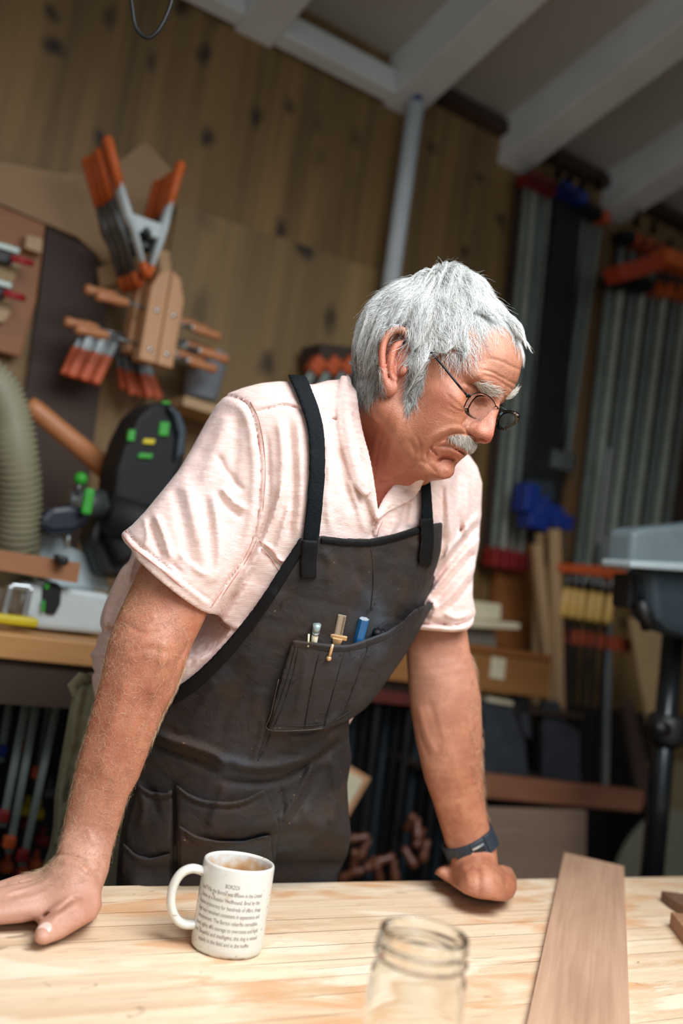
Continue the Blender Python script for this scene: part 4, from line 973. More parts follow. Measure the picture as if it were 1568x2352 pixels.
for pts, w, a in (
    ([(960, 1620), (975, 1680), (1000, 1730)], 6, .0035), ([(952, 1640), (965, 1690), (985, 1740)], 3, -.0018), ([(985, 1610), (1000, 1660), (1015, 1710)], 5, -.0025),
    ([(1005, 1660), (1030, 1740), (1045, 1800)], 9, .0032), ([(1020, 1720), (1040, 1780), (1055, 1840)], 5, -.002), ([(990, 1510), (1030, 1505), (1060, 1520)], 8, -.002),
    ([(960, 1500), (975, 1540), (1010, 1560)], 12, .003), ([(1062, 1985), (1072, 2010), (1078, 2040)], 5, .003), ([(1095, 1985), (1100, 2020), (1098, 2060)], 4, -.003), ([(1120, 1990), (1124, 2030)], 8, .002),
    ([(1142, 1990), (1150, 2020), (1160, 2040)], 4, -.003), ([(1030, 1975), (1034, 2010), (1040, 2030)], 5, -.004), ([(1060, 2040), (1090, 2046)], 3, -.0012), ([(1170, 2005), (1178, 2030)], 4, .001)):
    L(pts, w * 1.6, a * .5)
relief(fa, FM)
m_ = fa.F < .05; p_ = fa.pts(m_); over = (p_ - E0) @ EN > -.0
fa.F[m_] = np.where(over, smax(fa.F[m_], (TZ + .0006 - p_[:, 2]).astype(np.float32), .002), fa.F[m_])
fv, ff = fa.mesh(1)

def skin_mat():
    m, N, L, B = mk('skin')
    tc = N.new('ShaderNodeTexCoord')
    def noise(sc, det=4, dis=0.):
        n = N.new('ShaderNodeTexNoise'); n.inputs['Scale'].default_value = sc; n.inputs['Detail'].default_value = det; n.inputs['Distortion'].default_value = dis
        L.new(tc.outputs['Object'], n.inputs['Vector']); return n.outputs['Fac']
    def ramp(src, a, b, ca, cb):
        r = N.new('ShaderNodeValToRGB'); r.color_ramp.elements[0].position = a; r.color_ramp.elements[1].position = b
        r.color_ramp.elements[0].color = ca; r.color_ramp.elements[1].color = cb; L.new(src, r.inputs[0]); return r.outputs[0]
    def mixc(fac, a, b):
        x = N.new('ShaderNodeMix'); x.data_type = 'RGBA'
        if isinstance(fac, float): x.inputs[0].default_value = fac
        else: L.new(fac, x.inputs[0])
        for v, s in ((a, 6), (b, 7)):
            if isinstance(v, tuple): x.inputs[s].default_value = v
            else: L.new(v, x.inputs[s])
        return x.outputs[2]
    c = ramp(noise(28, 6), .35, .65, lin((164, 102, 74)), lin((186, 126, 96)))
    c = mixc(ramp(noise(90, 3), .52, .66, (0, 0, 0, 1), (.55, .55, .55, 1)), c, lin((158, 92, 68)))
    c = mixc(ramp(noise(260, 2), .64, .72, (0, 0, 0, 1), (.5, .5, .5, 1)), c, lin((132, 76, 54)))
    at = N.new('ShaderNodeAttribute'); at.attribute_name = 'flush'
    c = mixc(at.outputs['Fac'], c, lin((184, 92, 76)))
    pl = N.new('ShaderNodeAttribute'); pl.attribute_name = 'pale'
    c = mixc(pl.outputs['Fac'], c, lin((206, 164, 144)))
    L.new(c, B.inputs['Base Color']); B.inputs['Roughness'].default_value = .48
    B.inputs['Subsurface Weight'].default_value = .12; B.inputs['Subsurface Radius'].default_value = (.01, .004, .002); B.inputs['Subsurface Scale'].default_value = .5
    b = N.new('ShaderNodeBump'); b.inputs['Strength'].default_value = .55; b.inputs['Distance'].default_value = .0012
    L.new(noise(420, 5, .8), b.inputs['Height']); L.new(b.outputs[0], B.inputs['Normal'])
    return m
M_skin = skin_mat()
bv, bf = join([(hv, hf), (nv, nf), (fv, ff)])
body = obj('body', (bv - np.array(WM[person.name].translation), bf), M_skin, parent=person, smooth=True)
def attr(o, name, vals):
    a = o.data.attributes.new(name, 'FLOAT', 'POINT'); a.data.foreach_set('value', np.clip(vals, 0, 1).astype(np.float32))
def spotmask(v, spots):
    r = np.zeros(len(v))
    for c, rad, amp in spots: r = np.maximum(r, amp * np.exp(-(((v - c) ** 2).sum(1)) / rad ** 2))
    return r
attr(body, 'flush', spotmask(bv, [(hp(.125, 0, -.022), .022, .75), (hp(.062, .048, -.014), .022, .5), (hp(.062, -.048, -.014), .022, .5), (H(900, 830, .085), .035, .45), (P(872, 1060, 1.34), .06, .55), (P(885, 1140, 1.33), .05, .6), (TP(90, 2160, .0), .012, .6), (P(300, 1640, 1.18), .10, .15), (hp(.09, .02, -.07), .02, .35)]))
attr(body, 'pale', spotmask(bv, [(TP(60, 2070, .02), .10, .75), (TP(110, 2140, .02), .05, .5), (P(980, 1560, 1.49), .07, .4), (P(960, 1700, 1.49), .06, .3), (TP(1170, 2010, .03), .03, .6), (hp(.08, .03, .07), .04, .25)]))
# thumb nail
nl = Field(TP(100, 2145, .015) - .02, TP(100, 2145, .015) + .025, .0006)
nc = tb[3] + (tb[2] - tb[3]) * .22 + nrm(ZZ * .8 - _F * .6) * .0118; nd = nrm(tb[3] - tb[2]); ns = nrm(np.cross(nd, ZZ)); nu = nrm(np.cross(ns, nd))
_nz = nrm(ZZ * .8 - _F * .6); _nx = nrm(nd - _nz * (nd @ _nz)); nl.add(ell(nc, (.0088, .0072, .0024), [_nx, np.cross(_nz, _nx), _nz]), 0)
v_, f_ = nl.mesh(1); obj('thumbnail', (v_ - np.array(WM[person.name].translation), f_), pbr('nail', (222, 186, 172), .3, var=.03), parent=person, smooth=True, label='pale thumbnail')
# ================================================================== clothing
SD = ED.copy(); FD = EN.copy()
TORSO = [(445, 2150, 1.55, .20, .150), (450, 1960, 1.545, .205, .155), (480, 1800, 1.535, .205, .165), (520, 1650, 1.51, .21, .18), (560, 1500, 1.48, .215, .19), (620, 1350, 1.45, .215, .185), (690, 1210, 1.425, .215, .17), (755, 1090, 1.41, .205, .14), (805, 1005, 1.41, .15, .105), (850, 960, 1.405, .082, .078)]
def tnodes(sl, g=0): return [(P(x, y, z), ru + g, rv + g, SD) for x, y, z, ru, rv in TORSO[sl]]
tf = Field(np.array([-.62, .98, .865]), np.array([.42, 1.86, 1.68]), .0026)
A = tf.add
A(loft(tnodes(slice(2, None)), 3), 0)
shN, shF = P(610, 985, 1.33), P(1015, 1105, 1.51)
A(cap(shN, P(840, 985, 1.41), .072, .070), .03)
A(cap(shF, P(860, 990, 1.42), .070, .070), .03)
A(cap(P(700, 1130, 1.33), P(960, 1180, 1.44), .055), .06)
# far upper sleeve
A(loft([(P(1005, 1110, 1.525), .074, .074, IX), (P(1010, 1220, 1.53), .078, .078, IX), (P(1008, 1330, 1.525), .075, .080, IX), (P(1008, 1400, 1.52), .072, .074, IX), (P(1008, 1500, 1.52), .070, .070, IX)], 3), .02)
torso_base = tf.F.copy()
# near sleeve
SLV = [(625, 985, 1.335, 88), (545, 1060, 1.305, 112), (465, 1180, 1.285, 132), (405, 1280, 1.265, 140), (350, 1370, 1.25, 140)]
A(loft([(P(x, y, z), r * z / FPX, r * z / FPX * .80, IX) for x, y, z, r in SLV], 4), .02)
SHIRT = [(800, 830), (793, 868), (776, 872), (752, 874), (716, 884), (690, 878), (640, 876), (600, 880), (560, 890), (522, 904), (495, 932), (470, 975), (441, 1028), (410, 1080), (370, 1130), (330, 1178), (300, 1208), (279, 1218), (273, 1228), (282, 1242), (305, 1262), (297, 1290), (262, 1350), (236, 1390), (215, 1425), (212, 1460), (196, 1490), (171, 1504), (176, 1520), (196, 1534), (206, 1560), (230, 1640), (300, 1700), (500, 1800), (780, 1700), (905, 1490), (935, 1440), (990, 1446), (1040, 1450), (1072, 1447), (1087, 1436), (1092, 1405), (1085, 1370), (1086, 1320), (1098, 1260), (1104, 1180), (1107, 1110), (1096, 1072), (1078, 1046), (1050, 1030), (1000, 900), (900, 800)]
clip_poly(tf, pmap(SHIRT, pad=120), .010)
# sleeve ends: cut, then hollow
def hemcut(fd, pts, chain_, wall, deep, box):
    """pts: three points of the hem ring plane (world)"""
    n = nrm(np.cross(pts[1] - pts[0], pts[2] - pts[0]))
    if n[2] > 0: n = -n                      # n points out of the sleeve (downwards)
    sl, X, Y, Z = fd.blk(*box)
    pl = (X - pts[0][0]) * n[0] + (Y - pts[0][1]) * n[1] + (Z - pts[0][2]) * n[2]
    fn = chain_[0]; d = fn(X, Y, Z)
    inner = np.maximum(d + wall, -(pl + deep))
    near = d < .03
    fd.F[sl] = np.where(near, smax(fd.F[sl], pl.astype(np.float32), .003), fd.F[sl])
    fd.F[sl] = smax(fd.F[sl], -inner.astype(np.float32), .003)
SM = Map2(150, 850, 1130, 1720, 2); L = SM.line
for pts, w, a in (
    # arm seam, yoke seam, pocket, placket, hem stitching
    ([(508, 908), (535, 912), (566, 927), (582, 962), (594, 1020), (598, 1080), (596, 1130), (586, 1214), (560, 1280), (520, 1340), (485, 1395)], 3.0, -.0045),
    ([(520, 925), (550, 935), (570, 970), (580, 1030), (584, 1090), (580, 1150), (570, 1220), (545, 1290)], 9, .0035),
    ([(581, 947), (620, 938), (654, 931), (690, 940), (705, 946)], 2.6, -.0040), ([(757, 960), (775, 965), (790, 960)], 2.6, -.0035), ([(585, 940), (650, 922), (700, 936)], 6, .0015),
    ([(290, 1216), (310, 1244), (350, 1276), (400, 1316), (440, 1350), (490, 1384)], 2.6, -.0038), ([(284, 1232), (305, 1256), (350, 1290), (400, 1326), (440, 1358), (480, 1392)], 7, .0035),
    ([(600, 1245), (625, 1262), (640, 1285), (652, 1290), (660, 1298)], 3, .0045), ([(596, 1252), (620, 1272), (640, 1298), (655, 1304)], 3, -.003), ([(590, 1290), (555, 1350), (512, 1400), (503, 1420), (515, 1440), (545, 1450)], 2.8, -.0038), ([(600, 1262), (622, 1290), (635, 1322)], 2.4, -.002),
    ([(866, 1192), (858, 1212), (851, 1232)], 3, -.005), ([(875, 1195), (868, 1215), (862, 1232)], 6, .003),
    # chest folds, near side
    ([(640, 965), (648, 1040), (645, 1120), (628, 1200)], 9, .0050), ([(662, 960), (670, 1060), (672, 1150), (660, 1240)], 6, -.0040), ([(684, 960), (690, 1060), (690, 1160), (680, 1240)], 8, .0045),
    ([(612, 1000), (616, 1080), (616, 1160), (600, 1240)], 6, -.0045), ([(650, 1110), (622, 1195), (590, 1275), (548, 1340)], 7, .0060), ([(638, 1130), (605, 1215), (560, 1300)], 5, -.0060), ([(665, 1160), (645, 1230), (632, 1270)], 7, .005),
    # sleeve folds
    ([(500, 1045), (522, 1085), (560, 1130)], 6, -.0045), ([(497, 1130), (520, 1165), (552, 1188)], 6, -.0045), ([(510, 1120), (535, 1150), (566, 1170)], 6, .0045),
    ([(490, 1140), (500, 1200), (505, 1270), (494, 1340)], 10, .0060), ([(470, 1140), (478, 1220), (474, 1320)], 10, -.0045), ([(355, 1180), (375, 1225), (394, 1285)], 7, .0055), ([(342, 1200), (358, 1250), (372, 1280)], 6, -.005),
    ([(428, 1110), (448, 1200), (470, 1280), (484, 1345)], 12, .0050), ([(400, 1120), (420, 1210), (440, 1310)], 12, -.0040), ([(520, 950), (500, 1020), (470, 1110)], 18, .004), ([(545, 960), (540, 1050), (530, 1130)], 12, -.003),
    ([(330, 1190), (340, 1230), (330, 1255)], 5, .003), ([(410, 1270), (440, 1300), (470, 1320)], 6, .004), ([(390, 1290), (420, 1320)], 5, -.004),
    # body below the sleeve
    ([(575, 1330), (520, 1420), (450, 1520), (395, 1600)], 10, .004), ([(545, 1350), (490, 1440), (430, 1540)], 8, -.005), ([(600, 1440), (540, 1510), (470, 1570), (400, 1620)], 9, -.004), ([(590, 1420), (560, 1445), (540, 1440)], 8, .004),
    ([(290, 1290), (255, 1370), (240, 1420), (250, 1480)], 9, .007), ([(310, 1330), (285, 1400), (270, 1470)], 9, -.006), ([(215, 1440), (240, 1450), (262, 1440)], 8, -.007), ([(190, 1510), (225, 1500), (255, 1510)], 8, .006), ([(180, 1515), (200, 1535), (230, 1550)], 5, -.005),
    # far side
    ([(1035, 1085), (1030, 1150), (1035, 1230), (1022, 1300)], 8, .0045), ([(1052, 1080), (1050, 1150), (1055, 1230)], 7, -.0040), ([(1012, 1110), (1016, 1180), (1010, 1250)], 6, -.0045), ([(1075, 1100), (1074, 1180), (1070, 1240)], 7, .0035),
    ([(1100, 1180), (1060, 1230), (1020, 1280), (985, 1340)], 6, .0055), ([(1098, 1205), (1060, 1255), (1015, 1310), (975, 1370)], 5, -.0060), ([(1097, 1240), (1050, 1290), (1000, 1350), (965, 1400)], 6, .0055), ([(1090, 1270), (1050, 1320), (1000, 1380)], 5, -.0055),
    ([(1088, 1300), (1050, 1350), (1010, 1390), (960, 1415)], 6, .005), ([(1086, 1330), (1060, 1370), (1030, 1400)], 5, -.005), ([(985, 1375), (1000, 1400), (985, 1425)], 6, .007), ([(965, 1395), (990, 1425), (1030, 1432)], 4, -.006), ([(1020, 1410), (1050, 1420), (1075, 1410)], 6, .005),
    ([(932, 1428), (990, 1434), (1040, 1437), (1072, 1430), (1086, 1415)], 2.6, -.0045), ([(932, 1438), (990, 1443), (1040, 1446), (1075, 1440)], 6, .005),
    ([(905, 1190), (900, 1215), (890, 1235)], 7, .004), ([(935, 1150), (925, 1190), (915, 1220)], 6, -.004), ([(950, 1140), (945, 1180), (940, 1210)], 6, .004),
    ([(750, 1000), (756, 1080), (752, 1160), (760, 1220)], 8, .0035), ([(775, 1030), (790, 1110), (815, 1180)], 9, -.0035), ([(800, 1100), (820, 1160), (835, 1215)], 7, .003)):
    L(pts, w, a)
nz_ = lambda p, s, ph: np.sin(p[:, 0] * s + ph) * np.sin(p[:, 1] * s * 1.3 + ph * 2) * np.sin(p[:, 2] * s * .8 + ph * 3)
fd_base = tf.F.copy()
SM.A = np.clip(SM.A, -.0075, .009); relief(tf, SM, band=.018, zmax=1.55)
# neck opening
VO = [(780, 840), (806, 868), (811, 908), (816, 950), (826, 995), (842, 1060), (853, 1124), (866, 1190), (880, 1168), (914, 1124), (932, 1092), (965, 1060), (1060, 980), (1000, 820)]
clip_poly(tf, pmap(VO), .003, inv=True, depth=1.60)
# collar leaves
def strip(fd, pts, r, k):
    w = smooth_path([P(*q) for q in pts], 4)
    for a, b in zip(w[:-1], w[1:]): fd.add(cap(a, b, r), k)
def ribbon(fd, pts, ru, rv, k, side):
    fd.add(loft([(P(*q[:3]), (q[3] if len(q) > 3 else ru), rv, side) for q in pts], 3), k)
SB = nrm(IX * .95 + _F * .15)
def surfz(fds, px, py, z0=1.15, z1=1.75):
    zs = np.arange(z0, z1, .0015); p = CAM + zs[:, None] * ray(px, py)[None]; best = z1
    for fd in fds:
        i = np.round((p - fd.lo) / fd.h).astype(int); ok = ((i >= 0) & (i < fd.n)).all(1); i = np.clip(i, 0, fd.n - 1)
        hit = ok & (fd.F[i[:, 0], i[:, 1], i[:, 2]] < 0)
        if hit.any(): best = min(best, zs[np.argmax(hit)])
    return best
def collar(pts, dz):
    q = [(x, y, surfz([tf, hd], x, y) - dz, r) for x, y, r in pts]; zz = np.array([a[2] for a in q]); zs = zz.copy()
    for _ in range(2): zs[1:-1] = (zs[:-2] + 2 * zs[1:-1] + zs[2:]) / 4
    ribbon(tf, [(a[0], a[1], min(z, b) , a[3]) for a, z, b in zip(q, zs, zz + .004)], .012, .0048, .002, SB)
collar([(806, 866, .005), (808, 905, .007), (812, 950, .008), (820, 1000, .009), (832, 1050, .010), (843, 1100, .009), (853, 1145, .007), (865, 1190, .003)], .0065)
collar([(790, 870, .006), (791, 910, .010), (793, 960, .012), (801, 1010, .012), (813, 1060, .011), (825, 1100, .011), (840, 1132, .006)], .0075)
ribbon(tf, [(866, 1190, surfz([tf, hd], 866, 1190) - .002, .003), (888, 1160, surfz([tf, hd], 893, 1165) - .003, .009), (918, 1135, surfz([tf, hd], 925, 1145) - .003, .015), (942, 1115, surfz([tf, hd], 948, 1125) - .003, .015), (962, 1092, surfz([tf, hd], 962, 1105), .010)], .014, .0048, .002, nrm(IX * .6 + IY * .8))
relief(tf, Map2(760, 840, 1010, 1220, 1).line([(800, 872), (803, 930), (812, 1000), (828, 1070), (845, 1140)], 2.2, -.0018).line([(785, 900), (785, 980), (800, 1050), (816, 1110)], 2.5, -.002)
    .line([(806, 900), (812, 960), (826, 1030), (842, 1090)], 2, -.002).line([(815, 1030), (826, 1060), (828, 1100)], 3, -.0015).line([(826, 1110), (838, 1125), (846, 1120)], 3, -.0015).line([(900, 1150), (930, 1125), (955, 1105)], 2.5, -.002).line([(880, 1175), (905, 1160), (940, 1140)], 2.2, -.003), band=.012)
# hems
hN = [P(275, 1228, 1.262), P(482, 1402, 1.262), P(395, 1300, 1.335)]
nch = loft([(P(x, y, z), r * z / FPX, r * z / FPX * .80, IX) for x, y, z, r in SLV], 4)
hemcut(tf, hN, nch, .011, .03, (P(240, 1460, 1.25) - .12, P(500, 1180, 1.27) + .14))
fch = loft([(P(1008, 1330, 1.525), .075, .080, IX), (P(1008, 1400, 1.52), .072, .074, IX), (P(1008, 1520, 1.52), .070, .070, IX)], 3)
hF = [P(930, 1440, 1.50), P(1075, 1449, 1.50), P(1008, 1425, 1.60)]
hemcut(tf, hF, fch, .010, .022, (P(930, 1540, 1.45) - .03, P(1090, 1300, 1.6) + .06))
sv, sf = tf.mesh(1)
def shirt_mat():
    m, N, L, B = mk('pink_striped_cotton')
    tc = N.new('ShaderNodeTexCoord'); mp = N.new('ShaderNodeMapping'); mp.inputs['Rotation'].default_value = (.12, .16, .3); L.new(tc.outputs['Object'], mp.inputs[0])
    def noise(sc, det=3, v=None):
        n = N.new('ShaderNodeTexNoise'); n.inputs['Scale'].default_value = sc; n.inputs['Detail'].default_value = det; L.new(v or tc.outputs['Object'], n.inputs['Vector']); return n.outputs['Fac']
    wv = N.new('ShaderNodeTexWave'); wv.bands_direction = 'Z'; wv.inputs['Scale'].default_value = 330; wv.inputs['Distortion'].default_value = .9; wv.inputs['Detail'].default_value = 1; wv.inputs['Detail Scale'].default_value = .3
    L.new(mp.outputs[0], wv.inputs['Vector'])
    m2 = N.new('ShaderNodeMapping'); m2.inputs['Scale'].default_value = (60, 60, 300); L.new(tc.outputs['Object'], m2.inputs[0])
    slub = noise(1, 3, m2.outputs[0])
    mx = N.new('ShaderNodeMix'); mx.data_type = 'FLOAT'; mx.inputs[0].default_value = .62; L.new(wv.outputs['Fac'], mx.inputs[2]); L.new(slub, mx.inputs[3])
    r = N.new('ShaderNodeValToRGB'); r.color_ramp.elements[0].position = .25; r.color_ramp.elements[1].position = .75
    r.color_ramp.elements[0].color = lin((214, 170, 157)); r.color_ramp.elements[1].color = lin((241, 228, 222)); L.new(mx.outputs[0], r.inputs[0])
    x = N.new('ShaderNodeMix'); x.data_type = 'RGBA'; L.new(r.outputs[0], x.inputs[6]); x.inputs[7].default_value = lin((224, 184, 171))
    r3 = N.new('ShaderNodeValToRGB'); r3.color_ramp.elements[0].position = .4; r3.color_ramp.elements[1].position = .75; r3.color_ramp.elements[1].color = (.5, .5, .5, 1); L.new(noise(9), r3.inputs[0]); L.new(r3.outputs[0], x.inputs[0])
    L.new(x.outputs[2], B.inputs['Base Color']); B.inputs['Roughness'].default_value = .85; B.inputs['Sheen Weight'].default_value = .2
    b = N.new('ShaderNodeBump'); b.inputs['Strength'].default_value = .4; b.inputs['Distance'].default_value = .001
    L.new(mx.outputs[0], b.inputs['Height'])
    b2 = N.new('ShaderNodeBump'); b2.inputs['Strength'].default_value = .5; b2.inputs['Distance'].default_value = .006; L.new(noise(26, 4), b2.inputs['Height']); L.new(b2.outputs[0], b.inputs['Normal'])
    L.new(b.outputs[0], B.inputs['Normal']); return m
PB = np.array(WM[person.name].translation)
def biggest(vf):
    v, f = vf; lab = np.arange(len(v))
    for _ in range(400):
        m = lab[f].min(1); new = lab.copy()
        for c in range(4): np.minimum.at(new, f[:, c], m)
        new = new[new]
        if (new == lab).all(): break
        lab = new
    u, n = np.unique(lab[f[:, 0]], return_counts=True); keep = f[lab[f[:, 0]] == u[n.argmax()]]
    ids = np.unique(keep); mp = np.full(len(v), -1, np.int64); mp[ids] = np.arange(len(ids)); return v[ids], mp[keep]
def pobj(name, vf, mat, parent=None, **k):
    if name in ('strap', 'edge_binding', 'tool_pocket', 'chest_pocket'): vf = biggest(vf)
    return obj(name, (vf[0] - PB, vf[1]), mat, parent=parent if parent is not None else person, M=WM[person.name], smooth=True, **k)
shirt = pobj('shirt', (sv, sf), shirt_mat(), label='pale pink finely striped short sleeved shirt')

# ---- trousers and boots
tr = Field(np.array([-.60, 1.05, .0]), np.array([.35, 1.98, 1.24]), .005)
A = tr.add
hipc = P(450, 1960, 1.56)
A(loft([(P(505, 1700, 1.545), .18, .150, SD), (P(460, 1900, 1.56), .20, .155, SD), (P(430, 2060, 1.57), .20, .155, SD)], 3), 0)
A(cap(P(215, 1640, 1.56), P(150, 1900, 1.60), .085, .11), .06)
for s in (-1, 1):
    h0 = hipc + SD * s * .10 - np.array([0, 0, .08]); k0 = np.array([h0[0], h0[1], .50]) + FD * .02; a0 = np.array([h0[0], h0[1], .09]) - FD * .03
    A(cap(h0, k0, .105, .075), .03); A(cap(k0, a0, .078, .060), .02)
TRP = [(560, 1500), (205, 1545), (188, 1560), (168, 1590), (158, 1640), (147, 1700), (136, 1760), (126, 1830), (124, 1900), (116, 1940), (98, 1990), (90, 2060), (60, 2600), (1100, 2600), (830, 2060), (800, 2000), (790, 1930), (780, 1500)]
clip_poly(tr, pmap(TRP, pad=200, st=3), .012, band=.06)
TM = Map2(60, 1500, 900, 2100, 3); L = TM.line
for pts, w, a in (([(190, 1570), (172, 1640), (165, 1720)], 8, .006), ([(182, 1700), (160, 1790), (150, 1850)], 6, -.009), ([(175, 1770), (160, 1830), (152, 1880)], 4, .006), ([(205, 1560), (192, 1640), (185, 1700)], 6, -.006),
                  ([(140, 1800), (135, 1880), (125, 1950)], 8, .006), ([(150, 1860), (142, 1930), (130, 1990)], 5, -.006)): L(pts, w, a)
relief(tr, TM, band=.02)
_m = tr.F < .05; _p = tr.pts(_m); tr.F[_m] = smax(tr.F[_m], ((_p - E0) @ EN - np.maximum(0, _p[:, 2] - .925) * 1.2 + .02).astype(np.float32), .012)
pobj('trousers', tr.mesh(1), pbr('khaki_cotton', (126, 124, 98), .85, var=.10, scale=60, bump=.3), label='olive khaki work trousers')
mb = MB()
def belt_loop(p, d, s): mb.tube([p, p + d * .012 * s + ZZ * .004, p + d * .020 * s - ZZ * .010, p + d * .012 * s - ZZ * .026, p - ZZ * .032], .0035, 6, flat=2.2)
belt_loop(P(206, 1562, 1.50) - PB, -nrm(SD), 1.3)
obj('belt_loop', mb, MATS['khaki_cotton'], WM[person.name], person, smooth=True)
for s in (-1, 1):
    h0 = hipc + SD * s * .10; a0 = np.array([h0[0], h0[1], .0]) - FD * .03
    bt = Field(a0 - np.array([.2, .25, 0.02]), a0 + np.array([.25, .2, .16]), .005)
    bt.add(cap(a0 + ZZ * .10, a0 + ZZ * .05, .052, .052), 0); bt.add(cap(a0 + ZZ * .042, a0 + FD * .17 + ZZ * .038, .045, .040), .03)
    m_ = bt.F < .05; p_ = bt.pts(m_); bt.F[m_] = smax(bt.F[m_], (.001 - p_[:, 2]).astype(np.float32), .004)
    pobj('boot', bt.mesh(1), pbr('boot_leather', (70, 50, 36), .6))

# ---- apron
def shell(base, off0, off1): return np.maximum(base - off1, -(base - off0))
ap = Field(tf.lo, tf.lo + (tf.n - 1) * tf.h, tf.h); ap.F = ap.F[:tf.n[0], :tf.n[1], :tf.n[2]]
# body form that the apron hangs from: torso plus the falling skirt
bform = torso_base.copy(); tmp = Field(tf.lo, tf.lo + (tf.n - 1) * tf.h, tf.h); tmp.F = bform
tmp.add(loft([(P(520, 1640, 1.50), .20, .175, SD), (P(530, 1740, 1.50), .195, .17, SD), (P(540, 1850, 1.50), .195, .165, SD), (P(540, 2050, 1.51), .195, .165, SD), (P(540, 2150, 1.52), .195, .165, SD)], 3), .03)
AM = Map2(220, 1180, 1040, 2120, 2); L = AM.line
for pts, w, a in (
    ([(350, 1685), (400, 1702), (450, 1718), (500, 1738), (515, 1760)], 10, .0090), ([(345, 1712), (400, 1732), (455, 1752), (500, 1775)], 7, -.010), ([(515, 1745), (580, 1762), (660, 1755), (730, 1720), (790, 1665)], 12, .0075), ([(500, 1790), (580, 1800), (650, 1790), (720, 1752), (785, 1700)], 8, -.0090),
    ([(622, 1640), (612, 1690), (592, 1748)], 4, -.006), ([(606, 1650), (600, 1700), (580, 1750)], 7, .004), ([(660, 1700), (720, 1690), (780, 1640)], 10, .005), ([(640, 1730), (700, 1735), (750, 1700)], 6, -.004),
    ([(850, 1250), (856, 1330), (850, 1420)], 3, -.0012), ([(740, 1262), (760, 1300), (750, 1340)], 10, .003), ([(820, 1255), (815, 1300), (835, 1350)], 10, -.003), ([(960, 1240), (950, 1320), (920, 1400)], 14, .004), ([(900, 1260), (890, 1340), (870, 1400)], 16, -.003),
    ([(640, 1350), (600, 1440), (560, 1530)], 18, .004), ([(500, 1560), (450, 1640), (400, 1680)], 14, .004), ([(560, 1560), (520, 1640), (500, 1700)], 14, -.003), ([(600, 1580), (580, 1650)], 16, .003),
    ([(400, 1800), (402, 1850), (398, 1920), (402, 2010)], 5, -.009), ([(520, 1800), (500, 1850), (480, 1900)], 10, .004), ([(640, 1800), (650, 1860), (645, 1920), (625, 1990)], 5, -.006), ([(720, 1750), (680, 1830), (640, 1890)], 7, .006), ([(735, 1760), (700, 1840), (650, 1910)], 6, -.007), ([(760, 1740), (775, 1820), (760, 1900)], 12, .006), ([(700, 1850), (720, 1930), (700, 2010)], 14, .004),
    ([(310, 1790), (330, 1850), (320, 1900)], 9, .005), ([(350, 1810), (360, 1870)], 7, -.006)):
    L(pts, max(w, 6) if a < 0 else w, a * (.62 if a < 0 else 1))
AM.A = np.clip(AM.A, -.007, .012)
def behind_edge(fd, band=.05):
    m = fd.F < band; p = fd.pts(m); d = (p - E0) @ EN - np.maximum(0, p[:, 2] - .925) * 1.2 + .016
    fd.F[m] = smax(fd.F[m], d.astype(np.float32), .012)
def apron_piece(poly, o0, o1, mp=None, sm=False, zoff=.0, rel=True):
    f = Field(tf.lo, tf.lo + (tf.n - 1) * tf.h, tf.h); f.F = shell(bform, o0, o1).astype(np.float32)
    m = f.F < .012; f.F[~m] = .05; p = f.pts(m); u, v, z = vproj(p)
    d = pmap(poly, sm).look(u, v) * z / FPX
    yc = np.interp(v, [q[1] for q in TORSO][::-1], [q[2] for q in TORSO][::-1]); yc = yc + (u - 560) * .00022
    d = np.where(z > yc + .02 + zoff, .05, d)
    f.F[m] = smax(f.F[m], d.astype(np.float32), .002)
    return f
bform2 = Field(tf.lo, tf.lo + (tf.n - 1) * tf.h, tf.h); bform2.F = bform; relief(bform2, AM, band=.03); 
if True:
    fl = Field(tf.lo, tf.lo + (tf.n - 1) * tf.h, tf.h); fl.F = bform
    clip_poly(fl, pmap([(1010, 1080), (1002, 1200), (1000, 1262), (990, 1310), (975, 1365), (948, 1425), (905, 1492), (868, 1545), (832, 1592), (800, 1628), (788, 1650), (788, 1700), (794, 1740), (784, 1800), (787, 1860), (793, 1920), (785, 1960), (762, 2010), (740, 2300), (100, 2300), (100, 1080)], pad=140), .014, band=.05)
    behind_edge(fl); bform = fl.F
APRON = [(735, 1230), (790, 1236), (850, 1237), (905, 1226), (960, 1208), (1040, 1195), (1060, 1400), (960, 1500), (860, 1680), (880, 1900), (860, 2300), (262, 2300), (264, 2060), (272, 1950), (288, 1850), (312, 1780), (345, 1700), (368, 1642), (388, 1602), (440, 1568), (500, 1512), (560, 1440), (610, 1372), (655, 1300), (690, 1245)]
f = apron_piece(APRON, .0015, .0085)
